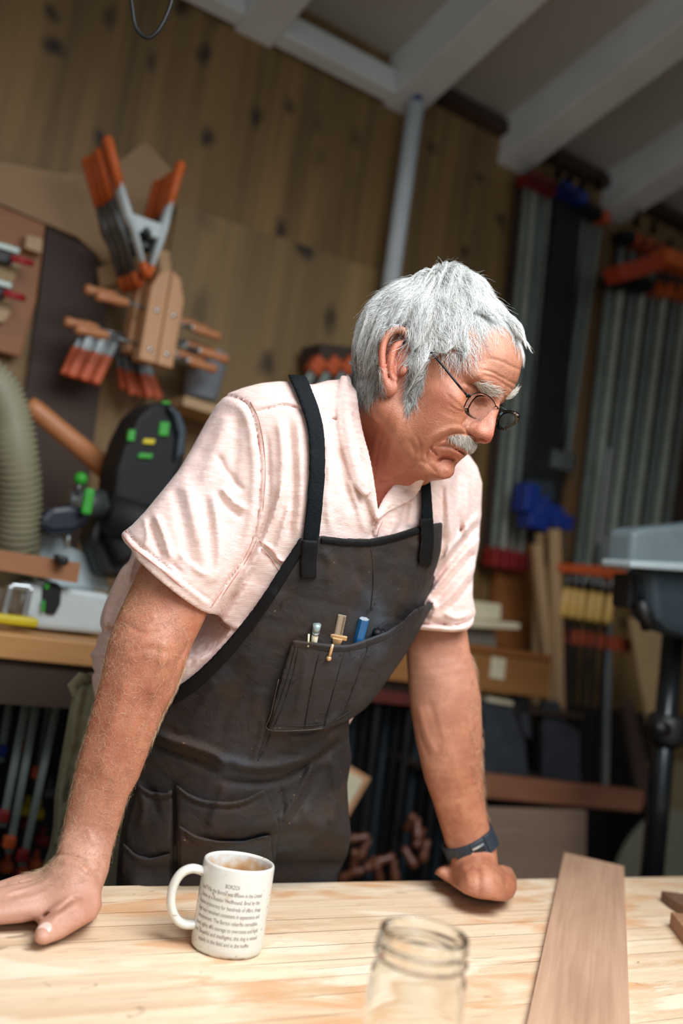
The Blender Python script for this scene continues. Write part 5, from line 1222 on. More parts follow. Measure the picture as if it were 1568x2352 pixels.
def apron_mat(name, c1, c2, c3, seed):
    m, N, L, B = mk(name); tc = N.new('ShaderNodeTexCoord')
    def noise(sc, det=4, dis=0.):
        n = N.new('ShaderNodeTexNoise'); n.inputs['Scale'].default_value = sc; n.inputs['Detail'].default_value = det; n.inputs['Distortion'].default_value = dis
        mp = N.new('ShaderNodeMapping'); mp.inputs['Location'].default_value = (seed, 0, 0); L.new(tc.outputs['Object'], mp.inputs[0]); L.new(mp.outputs[0], n.inputs['Vector']); return n.outputs['Fac']
    def ramp(src, a, b, ca, cb):
        r = N.new('ShaderNodeValToRGB'); r.color_ramp.elements[0].position = a; r.color_ramp.elements[1].position = b
        r.color_ramp.elements[0].color = ca; r.color_ramp.elements[1].color = cb; L.new(src, r.inputs[0]); return r.outputs[0]
    def mixc(fac, a, b):
        x = N.new('ShaderNodeMix'); x.data_type = 'RGBA'; L.new(fac, x.inputs[0])
        for v, s in ((a, 6), (b, 7)):
            if isinstance(v, tuple): x.inputs[s].default_value = v
            else: L.new(v, x.inputs[s])
        return x.outputs[2]
    c = ramp(noise(9, 5), .35, .65, lin(c1), lin(c2))
    c = mixc(ramp(noise(16, 6, .5), .5, .66, (0, 0, 0, 1), (.8, .8, .8, 1)), c, lin(c3))
    c = mixc(ramp(noise(7, 4, .3), .55, .70, (0, 0, 0, 1), (.6, .6, .6, 1)), c, lin((66, 76, 88)))
    c = mixc(ramp(noise(60, 3, .4), .66, .72, (0, 0, 0, 1), (.7, .7, .7, 1)), c, lin((24, 20, 18)))
    c = mixc(ramp(noise(140, 2), .74, .78, (0, 0, 0, 1), (.5, .5, .5, 1)), c, lin((140, 110, 80)))
    L.new(c, B.inputs['Base Color']); B.inputs['Roughness'].default_value = .78
    b = N.new('ShaderNodeBump'); b.inputs['Strength'].default_value = .6; b.inputs['Distance'].default_value = .006; L.new(noise(30, 6, .9), b.inputs['Height']); L.new(b.outputs[0], B.inputs['Normal'])
    return m
M_apron = apron_mat('waxed_apron_canvas', (32, 28, 27), (50, 45, 44), (54, 39, 28), 0)
M_bind = pbr('apron_binding', (11, 11, 12), .7, var=.2, scale=60, bump=.3)
M_strap = pbr('strap_webbing', (12, 17, 21), .75, var=.15, scale=300, bump=.5)
for _m, _v in ((M_bind, .2), (M_strap, .15), (M_apron, .35)): _m.node_tree.nodes['Principled BSDF'].inputs['Specular IOR Level'].default_value = _v
apron = pobj('apron', f.mesh(1), M_apron, label='dark grey brown waxed work apron')
def ap_band(name, path, w, o0, o1, mat, zoff=.0):
    pts = smooth_path(path, 5) if len(path) > 2 else [np.array(q, float) for q in path]
    Lp, Rp = [], []
    for i, p in enumerate(pts):
        t = pts[min(i + 1, len(pts) - 1)] - pts[max(i - 1, 0)]; t = t / np.linalg.norm(t); n = np.array([-t[1], t[0]])
        ww = w if not hasattr(w, '__len__') else w[0] + (w[1] - w[0]) * i / (len(pts) - 1)
        Lp.append(tuple(p + n * ww / 2)); Rp.append(tuple(p - n * ww / 2))
    g = apron_piece(Lp + Rp[::-1], o0, o1, zoff=zoff)
    return pobj(name, g.mesh(1), mat, apron)
ap_band('edge_binding', [(735, 1240), (790, 1246), (850, 1247), (905, 1236), (965, 1217)], 18, .006, .0112, M_bind)
ap_band('edge_binding', [(700, 1240), (660, 1302), (614, 1375), (564, 1444), (502, 1516), (442, 1572), (388, 1606)], [26, 34], .006, .0115, M_bind)
ap_band('strap', [(708, 1330), (708, 1290), (712, 1240)], 38, .0075, .0145, M_bind)
ap_band('strap', [(975, 1298), (981, 1240), (978, 1190)], 32, .0075, .0145, M_bind, zoff=.1)
POCK = [(672, 1470), (700, 1474), (750, 1480), (800, 1482), (850, 1466), (890, 1450), (925, 1425), (950, 1400), (1000, 1380), (880, 1600), (800, 1655), (750, 1676), (700, 1682), (612, 1680), (630, 1610), (650, 1540)]
g = apron_piece(POCK, .006, .018)
PM = Map2(560, 1380, 1000, 1720, 1); L = PM.line
for pts, w, a in (([(676, 1486), (750, 1495), (800, 1496), (850, 1482), (890, 1465), (930, 1438)], 1.8, -.0012), ([(684, 1490), (662, 1580), (630, 1668)], 1.8, -.0011), ([(735, 1492), (715, 1580), (700, 1676)], 1.8, -.0013), ([(790, 1498), (765, 1590), (745, 1670)], 1.8, -.0013), ([(845, 1486), (815, 1570), (785, 1650)], 1.8, -.0013),
                  ([(628, 1668), (700, 1669), (760, 1660), (810, 1632)], 1.8, -.0011), ([(705, 1500), (692, 1580), (680, 1640)], 8, .003), ([(672, 1474), (750, 1484), (800, 1486), (850, 1470), (890, 1454)], 4, .0025), ([(815, 1500), (795, 1580)], 8, .002)): L(pts, w, a)
relief(g, PM, band=.012)
chest_pocket = pobj('chest_pocket', g.mesh(1), M_apron, apron)
for poly_, o0, o1 in (([(402, 1800), (430, 1822), (470, 1838), (520, 1842), (560, 1836), (606, 1812), (640, 1890), (625, 2080), (405, 2080), (408, 1900)], .006, .018), ([(318, 1800), (345, 1818), (380, 1822), (396, 1812), (398, 1900), (396, 2080), (285, 2080), (290, 1900)], .006, .017),
                      ([(412, 1896), (450, 1920), (500, 1932), (560, 1932), (600, 1922), (622, 1918), (628, 2000), (620, 2080), (414, 2080)], .016, .026), ([(282, 1935), (310, 1962), (345, 1972), (392, 1960), (392, 2080), (276, 2080)], .015, .024)):
    g = apron_piece(poly_, o0, o1); pm = Map2(260, 1760, 680, 2100, 2)
    top = poly_[:6] if poly_[0][0] in (402, 412) else poly_[:4]
    pm.line([(x, y + 5) for x, y in top], 4, .003).line([(x, y + 16) for x, y in top], 3, -.003)
    relief(g, pm, band=.02); pobj('tool_pocket', g.mesh(1), M_apron, apron)
# straps over the shirt, laid on the shirt surface
def surf_band(path, w, o0, o1):
    f = Field(tf.lo, tf.lo + (tf.n - 1) * tf.h, tf.h); f.F = shell(fd_base, o0, o1).astype(np.float32)
    pts = smooth_path(path, 6); Lp, Rp = [], []
    for i, p in enumerate(pts):
        t = pts[min(i + 1, len(pts) - 1)] - pts[max(i - 1, 0)]; t = t / np.linalg.norm(t); n = np.array([-t[1], t[0]]); ww = w[0] + (w[1] - w[0]) * i / (len(pts) - 1)
        Lp.append(tuple(p + n * ww / 2)); Rp.append(tuple(p - n * ww / 2))
    m = f.F < .012; f.F[~m] = .05; p = f.pts(m); u, v, z = vproj(p); d = pmap(Lp + Rp[::-1]).look(u, v) * z / FPX
    d = np.where(z > 1.48, .05, d); f.F[m] = smax(f.F[m], d.astype(np.float32), .002); return f
g = surf_band([(676, 850), (698, 900), (716, 950), (726, 1000), (728, 1080), (722, 1160), (714, 1240), (711, 1270)], (38, 38), .0035, .0095)
pobj('strap', g.mesh(1), M_strap, apron, label='black webbing shoulder strap')
f2 = Field(tf.lo, tf.lo + (tf.n - 1) * tf.h, tf.h); f2.F = shell(fd_base, .0035, .0095).astype(np.float32)
m = f2.F < .012; f2.F[~m] = .05; p = f2.pts(m); u, v, z = vproj(p); d = pmap([(962, 1060), (984, 1060), (990, 1120), (994, 1180), (997, 1220), (964, 1230), (968, 1170), (966, 1110)]).look(u, v) * z / FPX
d = np.where(z > 1.60, .05, d); f2.F[m] = smax(f2.F[m], d.astype(np.float32), .002); pobj('strap', f2.mesh(1), M_strap, apron, label='black webbing shoulder strap')

# stitched seams: thin raised threads lying on the cloth
M_th = pbr('pink_thread', (196, 132, 118), .8, var=.1); M_thd = pbr('dark_thread', (24, 20, 18), .8); M_thl = pbr('worn_thread', (84, 74, 66), .8)
def stitch(fds, paths, mat, r, parent, up=0.0007):
    mb = MB()
    for pth in paths:
        w = smooth_path(pth, 4); z = np.array([surfz(fds, x, y) for x, y in w]); zz = z.copy()
        for _ in range(2): zz[1:-1] = (zz[:-2] + 2 * zz[1:-1] + zz[2:]) / 4
        zz = np.minimum(zz, z + .002)
        mb.tube([P(x, y, q - up) - PB for (x, y), q in zip(w, zz)], r, 6)
    obj('stitching', mb, mat, WM[person.name], parent, smooth=True)
off = lambda pth, dx, dy: [(x + dx, y + dy) for x, y in pth]
ARMH = [(508, 906), (535, 910), (566, 925), (584, 962), (596, 1020), (600, 1080), (598, 1130), (588, 1214), (562, 1280), (522, 1340), (487, 1392)]
HEM = [(288, 1218), (310, 1246), (350, 1278), (400, 1318), (440, 1352), (490, 1386)]
YOKE = [(581, 947), (620, 938), (654, 931), (690, 940), (704, 946)]
stitch([tf], [ARMH, off(ARMH[2:], 9, -2), HEM, off(HEM, -7, 9), YOKE, [(757, 958), (775, 963), (788, 958)], [(590, 1290), (555, 1350), (512, 1400), (503, 1420), (515, 1440), (545, 1450)], [(596, 1243), (622, 1262), (640, 1287), (660, 1298)], [(590, 1252), (615, 1275), (640, 1312)],
              [(934, 1424), (990, 1431), (1040, 1434), (1070, 1427)], [(878, 1198), (870, 1216), (866, 1230)], [(866, 1194), (858, 1212), (852, 1230)]], M_th, .00055, shirt)
PK = Field(tf.lo, tf.lo + (tf.n - 1) * tf.h, tf.h); PK.F = bform - .018
AP = Field(tf.lo, tf.lo + (tf.n - 1) * tf.h, tf.h); AP.F = bform - .0085
stitch([PK], [[(676, 1484), (750, 1493), (800, 1494), (850, 1480), (890, 1464), (925, 1440)], [(686, 1488), (664, 1580), (632, 1664)], [(735, 1492), (715, 1580), (700, 1672)], [(790, 1496), (765, 1590), (745, 1668)], [(845, 1486), (815, 1570), (785, 1650)], [(628, 1666), (700, 1667), (760, 1658), (810, 1630)], [(680, 1480), (656, 1570), (624, 1660)]], M_thd, .0008, chest_pocket)
stitch([PK], [[(640, 1560), (622, 1640), (616, 1676), (700, 1677), (745, 1672)]], M_thl, .0005, chest_pocket)
stitch([AP], [[(852, 1258), (857, 1330), (850, 1410)], [(620, 1690), (606, 1720), (592, 1748)]], M_thd, .0008, apron)
# ================================================================== hair
HAIRPOLY = [(842, 908), (830, 892), (817, 872), (812, 835), (815, 792), (825, 745), (842, 708), (867, 672), (892, 650), (922, 628), (958, 613), (985, 596), (1008, 588), (1034, 586), (1054, 601), (1074, 620), (1108, 632), (1143, 646), (1168, 672), (1193, 707), (1218, 738), (1230, 762), (1232, 792), (1226, 806), (1216, 800), (1204, 778), (1184, 752), (1158, 728), (1132, 714), (1105, 711), (1084, 716), (1078, 745), (1082, 775), (1078, 802), (1062, 812), (1030, 810), (1003, 806), (990, 812), (978, 840), (968, 880), (955, 915), (944, 925), (930, 905), (940, 870), (946, 830), (948, 800), (940, 775), (928, 757), (912, 750), (893, 756), (878, 775), (872, 800), (873, 840), (878, 868), (868, 885), (855, 900)]
hc = Field(hd.lo - .012, hd.lo + (hd.n - 1) * hd.h + .02, .0018)
A = hc.add
A(hell((-.004, 0, .044), (.108, .086, .098)), 0)
A(hell((-.040, 0, .030), (.074, .076, .078)), .02)
A(hell((.050, 0, .062), (.062, .068, .060)), .02)
A(hell((-.012, .02, .136), (.035, .030, .022)), .03)
A(hell((.086, 0, .078), (.027, .050, .026)), .02)
A(hcap((.022, .070, .0), (.020, .068, -.030), .013, .008), .01)
HPOLY_M = pmap(HAIRPOLY, st=1)
far = lambda p: ((p - HEAD_O) @ HS)
m_ = hc.F < .03; p_ = hc.pts(m_); u_, v_, z_ = vproj(p_); d_ = HPOLY_M.look(u_, v_) * z_ / FPX
l_ = (p_ - HEAD_O) @ HR.T
# on the far side the hairline is mirrored from the near one
pm_ = HEAD_O + np.stack([l_[:, 0], np.abs(l_[:, 1]), l_[:, 2]], 1) @ HR; u2, v2, z2 = vproj(pm_); d2 = HPOLY_M.look(u2, v2) * z2 / FPX
d_ = np.where(l_[:, 1] < -.02, np.maximum(d2, np.minimum(d_, .003)), d_)
hc.F[m_] = smax(hc.F[m_], d_.astype(np.float32), .012)
W0 = hp(-.048, .012, .13)
# soft locks pressed into the volume, running away from the whorl
m_ = np.abs(hc.F) < .015; p_ = hc.pts(m_); r_ = p_ - W0; l_ = r_ @ HR.T
az = np.arctan2(l_[:, 1], l_[:, 0]); rad = np.sqrt((r_ ** 2).sum(1))
hc.F[m_] -= (.0018 * np.sin(az * 19 + 2.0 * np.sin(rad * 60)) + .0012 * np.sin(az * 43 + rad * 40) + .001 * np.sin(rad * 150 + az * 5)).astype(np.float32)
def hair_mat(name, c1, c2, rough=.45):
    m, N, L, B = mk(name); at = N.new('ShaderNodeAttribute'); at.attribute_name = 'tone'
    r = N.new('ShaderNodeValToRGB'); r.color_ramp.elements[0].color = lin(c1); r.color_ramp.elements[1].color = lin(c2); L.new(at.outputs['Fac'], r.inputs[0])
    L.new(r.outputs[0], B.inputs['Base Color']); B.inputs['Roughness'].default_value = rough; return m
M_hair = hair_mat('grey_hair', (120, 116, 106), (250, 252, 250)); M_brow = hair_mat('brow_hair', (130, 116, 98), (240, 234, 222)); M_arm = hair_mat('arm_hair', (140, 96, 66), (246, 216, 180))
cv, cf = hc.mesh(1)
hair = pobj('hair', (cv, cf), M_hair, label='short tousled silver grey hair')
q_ = (cv - W0) @ HR.T; a_ = np.arctan2(q_[:, 1], q_[:, 0]); attr(hair, 'tone', .28 + .22 * np.sin(a_ * 120 + 3 * np.sin(q_[:, 0] * 90)) + .15 * np.sin(a_ * 47))
hskin = hd
def sample(fd, p):
    g = (p - fd.lo) / fd.h; i = np.clip(np.floor(g).astype(int), 0, fd.n - 2); t = np.clip(g - i, 0, 1); out = 0
    for a in (0, 1):
        for b in (0, 1):
            for c in (0, 1):
                w = (t[:, 0] if a else 1 - t[:, 0]) * (t[:, 1] if b else 1 - t[:, 1]) * (t[:, 2] if c else 1 - t[:, 2])
                out = out + w * fd.F[i[:, 0] + a, i[:, 1] + b, i[:, 2] + c]
    return out
def grad(fns, p, e=.002):
    f = lambda q: np.min([sample(fd, q) for fd in fns], 0)
    g = np.stack([f(p + np.eye(3)[k] * e) - f(p - np.eye(3)[k] * e) for k in range(3)], 1)
    return f(p), g / (np.linalg.norm(g, axis=1)[:, None] + 1e-9)
def strands(P_, rad, taper=.25, nside=3):
    """P_: (n, m, 3) paths -> one mesh of thin tapered tubes"""
    n, m, _ = P_.shape; t = np.gradient(P_, axis=1); t /= np.linalg.norm(t, axis=2)[..., None] + 1e-9
    up = np.array([.3, .5, .81]); a = np.cross(t, up); a /= np.linalg.norm(a, axis=2)[..., None] + 1e-9; b = np.cross(t, a)
    r = (rad if hasattr(rad, '__len__') else np.full(n, rad))[:, None] * (1 - (1 - taper) * np.linspace(0, 1, m) ** 1.5)[None]
    an = 2 * np.pi * np.arange(nside) / nside
    V = P_[:, :, None, :] + r[:, :, None, None] * (np.cos(an)[None, None, :, None] * a[:, :, None, :] + np.sin(an)[None, None, :, None] * b[:, :, None, :])
    idx = np.arange(n * m * nside).reshape(n, m, nside); F_ = np.stack([idx[:, :-1], np.roll(idx, -1, 2)[:, :-1], np.roll(idx, -1, 2)[:, 1:], idx[:, 1:]], -1)
    return V.reshape(-1, 3), F_.reshape(-1, 4)
def grow(p0, flow, n, step, h0, h1, fns, jit=.25, curl=0.0, rs=1, gravity=0.0):
    """march strands over a surface at a slowly changing height above it"""
    rg = np.random.default_rng(rs); N_ = len(p0); p = p0.copy(); out = [p.copy()]; off = rg.normal(0, jit, (N_, 3)); d_prev = None
    ph = rg.uniform(0, 6.28, N_)
    for k in range(n):
        f, g = grad(fns, p); d = flow(p) + off * .5; d = d - g * (d * g).sum(1)[:, None]; d /= np.linalg.norm(d, axis=1)[:, None] + 1e-9
        if d_prev is not None: d = d * .55 + d_prev * .45; d /= np.linalg.norm(d, axis=1)[:, None]
        if curl: d = d + curl * np.cross(d, g) * np.sin(ph + k * .9)[:, None]
        d_prev = d; st = step if not hasattr(step, '__len__') else step[:, None]
        p = p + d * st - ZZ * gravity * st
        f, g = grad(fns, p); h = h0 + (h1 - h0) * ((k + 1) / n)
        p = p + g * np.clip((h - f), -.004, .01)[:, None]
        out.append(p.copy())
    return np.stack(out, 1)
vn = None
def surf_pts(fd, v, n, sel, rs):
    rg = np.random.default_rng(rs); idx = np.where(sel)[0]
    if len(idx) == 0: print('EMPTY', rs); idx = np.arange(10)
    return v[rg.choice(idx, n)]
cvis = (cv - HEAD_O) @ HS
def wob(p, s=34.0):
    return np.stack([np.sin(p[:, 1] * s + 2.1 * np.sin(p[:, 2] * s * .7)), np.sin(p[:, 2] * s * 1.1 + 1.7 * np.sin(p[:, 0] * s * .8)), np.sin(p[:, 0] * s * .9 + 1.9 * np.sin(p[:, 1] * s * .9))], 1)
flow0 = lambda p: .34 * wob(p) + .22 * wob(p, 95.0) + (lambda r: r / (np.linalg.norm(r, axis=1)[:, None] + 1e-9))(p - W0) * 1.0 + 0.45 * HX[None] * np.clip(((p - HEAD_O) @ HX)[:, None] * 8 + .6, 0, 1) - .25 * HU[None]
def add_strands(name, Ps, rad, mat, tone, parent=None, label=None, **k):
    v, f = strands(Ps, rad, **k); o = pobj(name, (v, f), mat, parent, label=label)
    n, m, _ = Ps.shape; attr(o, 'tone', np.repeat(tone, m * 3)); return o
rg = np.random.default_rng(3)
Nn = 15000
inside = HPOLY_M.look(*vproj(cv)[:2])
p0 = surf_pts(hc, cv, Nn, (cvis > -.05) & (inside < -3), 1)
hh = rg.uniform(.0005, .0045, Nn)
Ps = grow(p0, flow0, 9, rg.uniform(.0018, .0046, Nn), .0004, hh, [hc, hd], jit=.45, rs=5, curl=.15)
_t = wob(p0, 150.0)[:, 0] * .12 + wob(p0, 60.0)[:, 1] * .10  # tone by clump: shadow between the locks put into strand colour
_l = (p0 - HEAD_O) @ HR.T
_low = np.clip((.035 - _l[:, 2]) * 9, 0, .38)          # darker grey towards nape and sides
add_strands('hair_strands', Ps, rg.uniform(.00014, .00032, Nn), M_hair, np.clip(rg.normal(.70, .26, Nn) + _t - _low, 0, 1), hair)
# lifted stray hairs and the crest on the crown
Nn = 420; p0 = surf_pts(hc, cv, Nn, (inside < -1) & ((cv - HEAD_O) @ HU > .03), 2)
Ps = grow(p0, flow0, 7, rg.uniform(.003, .006, Nn), .001, rg.uniform(.003, .013, Nn), [hc, hd], jit=.9, rs=6)
add_strands('stray_hairs', Ps, rg.uniform(.00012, .00022, Nn), M_hair, rg.uniform(.3, 1, Nn), hair)
# fringe falling over the forehead and tip at the front
Nn = 2600; sel = np.array([(1085 < a < 1234) and (690 < b < 812) for a, b in zip(*vproj(cv)[:2])]) & (inside < 0)
p0 = surf_pts(hc, cv, Nn, sel, 4)
ffl = lambda p: .85 * IY[None] + .30 * IX[None] + 0 * p
Ps = grow(p0, ffl, 9, rg.uniform(.003, .0062, Nn), .0006, rg.uniform(.0008, .004, Nn), [hc, hd], jit=.55, rs=8, curl=.2)
add_strands('fringe', Ps, rg.uniform(.00020, .0004, Nn), M_hair, np.clip(rg.normal(.8, .18, Nn), 0, 1), hair)
def patch(poly, n, rs, fd=hd, v=None, zmax=1.5):
    v = hv if v is None else v; u, w, z = vproj(v); M = pmap(poly, pad=20, st=1); sel = (M.look(u, w) < 0) & (z < zmax)
    return surf_pts(fd, v, n, sel, rs)
n = 1900; v_e = cv[(inside < 0) & (inside > -16) & np.array([(1078 < a < 1236) and (700 < b < 812) for a, b in zip(*vproj(cv)[:2])])]
p0 = v_e[rg.choice(len(v_e), n)]
Ps = grow(p0, lambda p: .95 * IY[None] + (.25 * IX[None]) * np.sin(p[:, :1] * 300) + .10 * IX[None], 8, rg.uniform(.0022, .0058, n), .0004, rg.uniform(.0005, .003, n), [hd], jit=.5, rs=41, curl=.25)
add_strands('fringe', Ps, rg.uniform(.00014, .0003, n), M_hair, np.clip(rg.normal(.82, .18, n), 0, 1), hair)
n = 2400; v_e = cv[(inside < -3) & (inside > -34) & np.array([(1082 < a < 1240) and (680 < b < 812) for a, b in zip(*vproj(cv)[:2])])]
p0 = v_e[rg.choice(len(v_e), n)]
Ps = grow(p0, lambda p: .80 * IY[None] + .35 * IX[None] + .4 * wob(p, 70.0), 10, rg.uniform(.0022, .0050, n), .0005, rg.uniform(.001, .005, n), [hc, hd], jit=.5, rs=43, curl=.25)
add_strands('fringe', Ps, rg.uniform(.00014, .0003, n), M_hair, np.clip(rg.normal(.78, .2, n), 0, 1), hair)
# sideburn and nape
n = 900; p0 = patch([(948, 800), (985, 800), (975, 860), (955, 915), (935, 900), (945, 850)], n, 11, zmax=1.36)
Ps = grow(p0, lambda p: .9 * IY[None] - .30 * IX[None] + 0 * p, 7, rg.uniform(.002, .0045, n), .0008, rg.uniform(.001, .005, n), [hd], jit=.5, rs=12)
add_strands('sideburn', Ps, rg.uniform(.00014, .00026, n), M_hair, np.clip(rg.normal(.42, .25, n), 0, 1), hair)
n = 900; p0 = patch([(822, 860), (875, 840), (880, 880), (868, 900), (838, 925), (820, 900)], n, 13, zmax=1.45)
Ps = grow(p0, lambda p: .8 * IY[None] + .2 * IX[None] + 0 * p, 7, rg.uniform(.002, .004, n), .0008, rg.uniform(.001, .004, n), [hd, hc], jit=.6, rs=14, curl=.4)
add_strands('nape_hair', Ps, rg.uniform(.00018, .0003, n), M_hair, np.clip(rg.normal(.40, .2, n), 0, 1), hair)
# eyebrows
for poly_, n, rs, dr in (([(1084, 880), (1100, 873), (1130, 884), (1141, 896), (1136, 908), (1108, 898)], 320, 21, .9 * IX + .45 * IY), ([(1158, 916), (1170, 905), (1184, 902), (1188, 914), (1168, 924)], 220, 23, .95 * IX - .35 * IY)):
    p0 = patch(poly_, n, rs, zmax=1.5)
    Ps = grow(p0, lambda p: dr[None] + 0 * p, 6, rg.uniform(.0015, .0032, n), .0008, rg.uniform(.002, .007, n), [hd], jit=.5, rs=rs + 1, curl=.3)
    add_strands('eyebrow', Ps, rg.uniform(.00018, .0003, n), M_brow, np.clip(rg.normal(.7, .25, n), 0, 1))
# moustache
n = 1900; p0 = patch([(1028, 1002), (1050, 997), (1074, 1001), (1092, 1014), (1088, 1026), (1074, 1026), (1050, 1012)], n, 25)
Ps = grow(p0, lambda p: .85 * IY[None] + .28 * IX[None] + 0 * p, 7, rg.uniform(.0008, .0018, n), .001, rg.uniform(.0015, .0045, n), [hd], jit=.5, rs=26)
add_strands('moustache', Ps, rg.uniform(.00014, .00026, n), M_brow, np.clip(rg.normal(.45, .25, n), 0, 1), label='short grey moustache')
# fine hair on the arms
n = 6500; p0 = patch([(330, 1300), (262, 1440), (232, 1560), (178, 1755), (138, 1935), (60, 2008), (120, 2040), (215, 2030), (255, 1955), (294, 1831), (350, 1700), (420, 1560), (440, 1450)], n, 31, na, nv)
Ps = grow(p0, lambda p: .9 * IY[None] - .5 * IX[None] + 0 * p, 6, rg.uniform(.0012, .003, n), .0006, rg.uniform(.0008, .004, n), [na], jit=1.5, rs=32, curl=.8)
add_strands('arm_hair', Ps, rg.uniform(.00005, .00011, n), M_arm, rg.uniform(.15, 1, n))
n = 900; p0 = patch([(1085, 1460), (1095, 1560), (1107, 1700), (1112, 1850), (1128, 1900), (1080, 1800), (1070, 1600)], n, 33, fa, fv, zmax=1.6)
Ps = grow(p0, lambda p: .8 * IY[None] + .3 * IX[None] + 0 * p, 6, rg.uniform(.0015, .003, n), .0006, rg.uniform(.001, .006, n), [fa], jit=1.2, rs=34, curl=.7)
add_strands('arm_hair', Ps, rg.uniform(.00008, .00014, n), M_arm, rg.uniform(0, .8, n))

# ================================================================== glasses
M_rim = pbr('dark_wire', (30, 30, 32), .3, .8)
def glass_mat(name, col=(1, 1, 1, 1), ior=1.5, rough=0.0):
    m, N, L, B = mk(name); B.inputs['Base Color'].default_value = col; B.inputs['Transmission Weight'].default_value = 1; B.inputs['Roughness'].default_value = rough; B.inputs['IOR'].default_value = ior; return m
M_lens = glass_mat('lens_glass', (1, 1, 1, 1), 1.12)
GN = nrm(HX * .96 + HU * -.20)
gl = thing('glasses', 'thin dark metal half rim glasses worn low on the nose', 'glasses', T3(hp(.11, 0, -.005)))
GM = WM[gl.name]; gp = np.array(GM.translation)
X0 = .107
near_l = [(1065, 936), (1071, 922), (1081, 909), (1092, 903), (1106, 903), (1121, 910), (1133, 922), (1138, 935), (1134, 948), (1124, 959), (1110, 964), (1095, 963), (1078, 957), (1068, 948)]
far_l = [(1137, 960), (1146, 948), (1160, 943), (1175, 944), (1188, 949), (1192, 958), (1188, 969), (1176, 979), (1160, 987), (1146, 987), (1137, 978)]
def gpt(q, x=X0): return Hx(q[0], q[1], x, GN) - gp
def fan(pts, th, nrm_):
    c = sum(pts) / len(pts); mb = MB(); n = len(pts); v = []
    for s in (-1, 1):
        for sc, bz in ((1.0, 0), (.6, .0005), (0, .0007)):
            for p in pts: v.append(c + (p - c) * sc + nrm_ * (s * th / 2 + bz))
    f = []
    for b_, fl in ((0, 0), (3 * n, 1)):
        for r in range(2):
            for k in range(n):
                q = (b_ + r * n + k, b_ + r * n + (k + 1) % n, b_ + (r + 1) * n + (k + 1) % n, b_ + (r + 1) * n + k); f.append(q if fl else q[::-1])
    f += [(k, (k + 1) % n, 3 * n + (k + 1) % n, 3 * n + k) for k in range(n)]
    return mb.add(v, f)
for nm, Lp, top in (('near', near_l, slice(0, 9)), ('far', far_l, slice(0, 7))):
    w_ = smooth_path([gpt(q) for q in Lp] + [gpt(Lp[0])], 4)[:-1]
    obj('lens', fan(w_, .0010, GN), M_lens, parent=gl, smooth=True)
    obj('rim', MB().tube(smooth_path([gpt(q) for q in Lp[top]], 4), .00075, 8), M_rim, parent=gl, smooth=True)
obj('bridge', MB().tube(smooth_path([gpt((1137, 932)), gpt((1141, 934), X0 + .003), gpt((1146, 942), X0 + .002), gpt((1149, 947))], 4), .00075, 8), M_rim, parent=gl, smooth=True)
obj('nose_pad', MB().tube([gpt((1131, 945)), gpt((1133, 956), X0 - .006)], .0012, 8), M_rim, parent=gl, smooth=True)
hg = gpt((1079, 911)); te = H(968, 786, .079) - gp
obj('temple', MB().tube(smooth_path([hg, hg - HX * .004 + HS * .006, H(1055, 888, .072) - gp, H(1010, 832, .078) - gp, te, H(945, 772, .082) - gp, H(925, 790, .084) - gp], 5), .0013, 8, flat=1.3), M_rim, parent=gl, smooth=True)
obj('hinge', MB().box(tuple(hg - HX * .003), (.005, .005, .005)), M_rim, parent=gl, bevel=.001)
hf_ = gpt((1191, 958)); 
obj('temple', MB().tube([hf_, hf_ - HX * .05 - HS * .004 + HU * .004, hf_ - HX * .105 - HS * .002 + HU * .010], .0013, 8), M_rim, parent=gl, smooth=True)
obj('hinge', MB().box(tuple(hf_ - HX * .002), (.005, .005, .005)), M_rim, parent=gl, bevel=.001)

# ================================================================== wrist band
wc = P(1078, 1937, 1.52); wax = nrm(P(1068, 1900, 1.52) - P(1090, 1980, 1.525)); wx = nrm((IX * math.cos(-.42) + IY * math.sin(-.42))); wx = nrm(wx); wz = nrm(np.cross(wx, -_F * 1.0)); wy = np.cross(wz, wx)
wt = thing('wrist_band', 'dark blue grey rubber watch strap with clasp on the far wrist', 'watch', mat4(wc, wx, wy, wz))
RA, RB = .0395, .0385
def band(r0, r1, z0, z1, a0=0, a1=2 * math.pi, n=48, cx=0):
    mb = MB(); V = []; full = abs(a1 - a0 - 2 * math.pi) < 1e-6; m = n if full else n + 1
    for i in range(m):
        a = a0 + (a1 - a0) * i / n
        for rr, z in ((r0, z0), (r1, z0), (r1, z1), (r0, z1)): V.append((rr * RA * math.cos(a), rr * RB * math.sin(a), z))
    f = []
    for i in range(n):
        j = (i + 1) % m
        for k in range(4): f.append((i * 4 + k, j * 4 + k, j * 4 + (k + 1) % 4, i * 4 + (k + 1) % 4))
    if not full: f += [(0, 1, 2, 3), ((m - 1) * 4, (m - 1) * 4 + 3, (m - 1) * 4 + 2, (m - 1) * 4 + 1)]
    return mb.add(V, f)
front = math.atan2(*( [float((-_F) @ wy), float((-_F) @ wx)] ))
M_rub = pbr('rubber_strap', (38, 48, 58), .5, var=.08)
obj('strap', band(.93, 1.06, -.0125, .0125), M_rub, parent=wt, bevel=.001)
obj('strap_loop', band(1.0, 1.16, -.0135, .0135, front + .05, front + .62, 10), M_rub, parent=wt, bevel=.0012)
obj('strap_loop', band(1.0, 1.15, -.013, .013, front - 1.15, front - .55, 10), M_rub, parent=wt, bevel=.0012)
obj('clasp', band(1.0, 1.11, -.012, .012, front - .55, front + .05, 14), M_rub, parent=wt, bevel=.0012)
obj('buckle_bar', band(1.10, 1.135, -.006, -.003, front - .45, front - .02, 10), M_chrome, parent=wt, label='bright steel buckle bar')
obj('buckle_slot', band(1.10, 1.125, -.002, .005, front - .45, front - .05, 10), M_black, parent=wt)
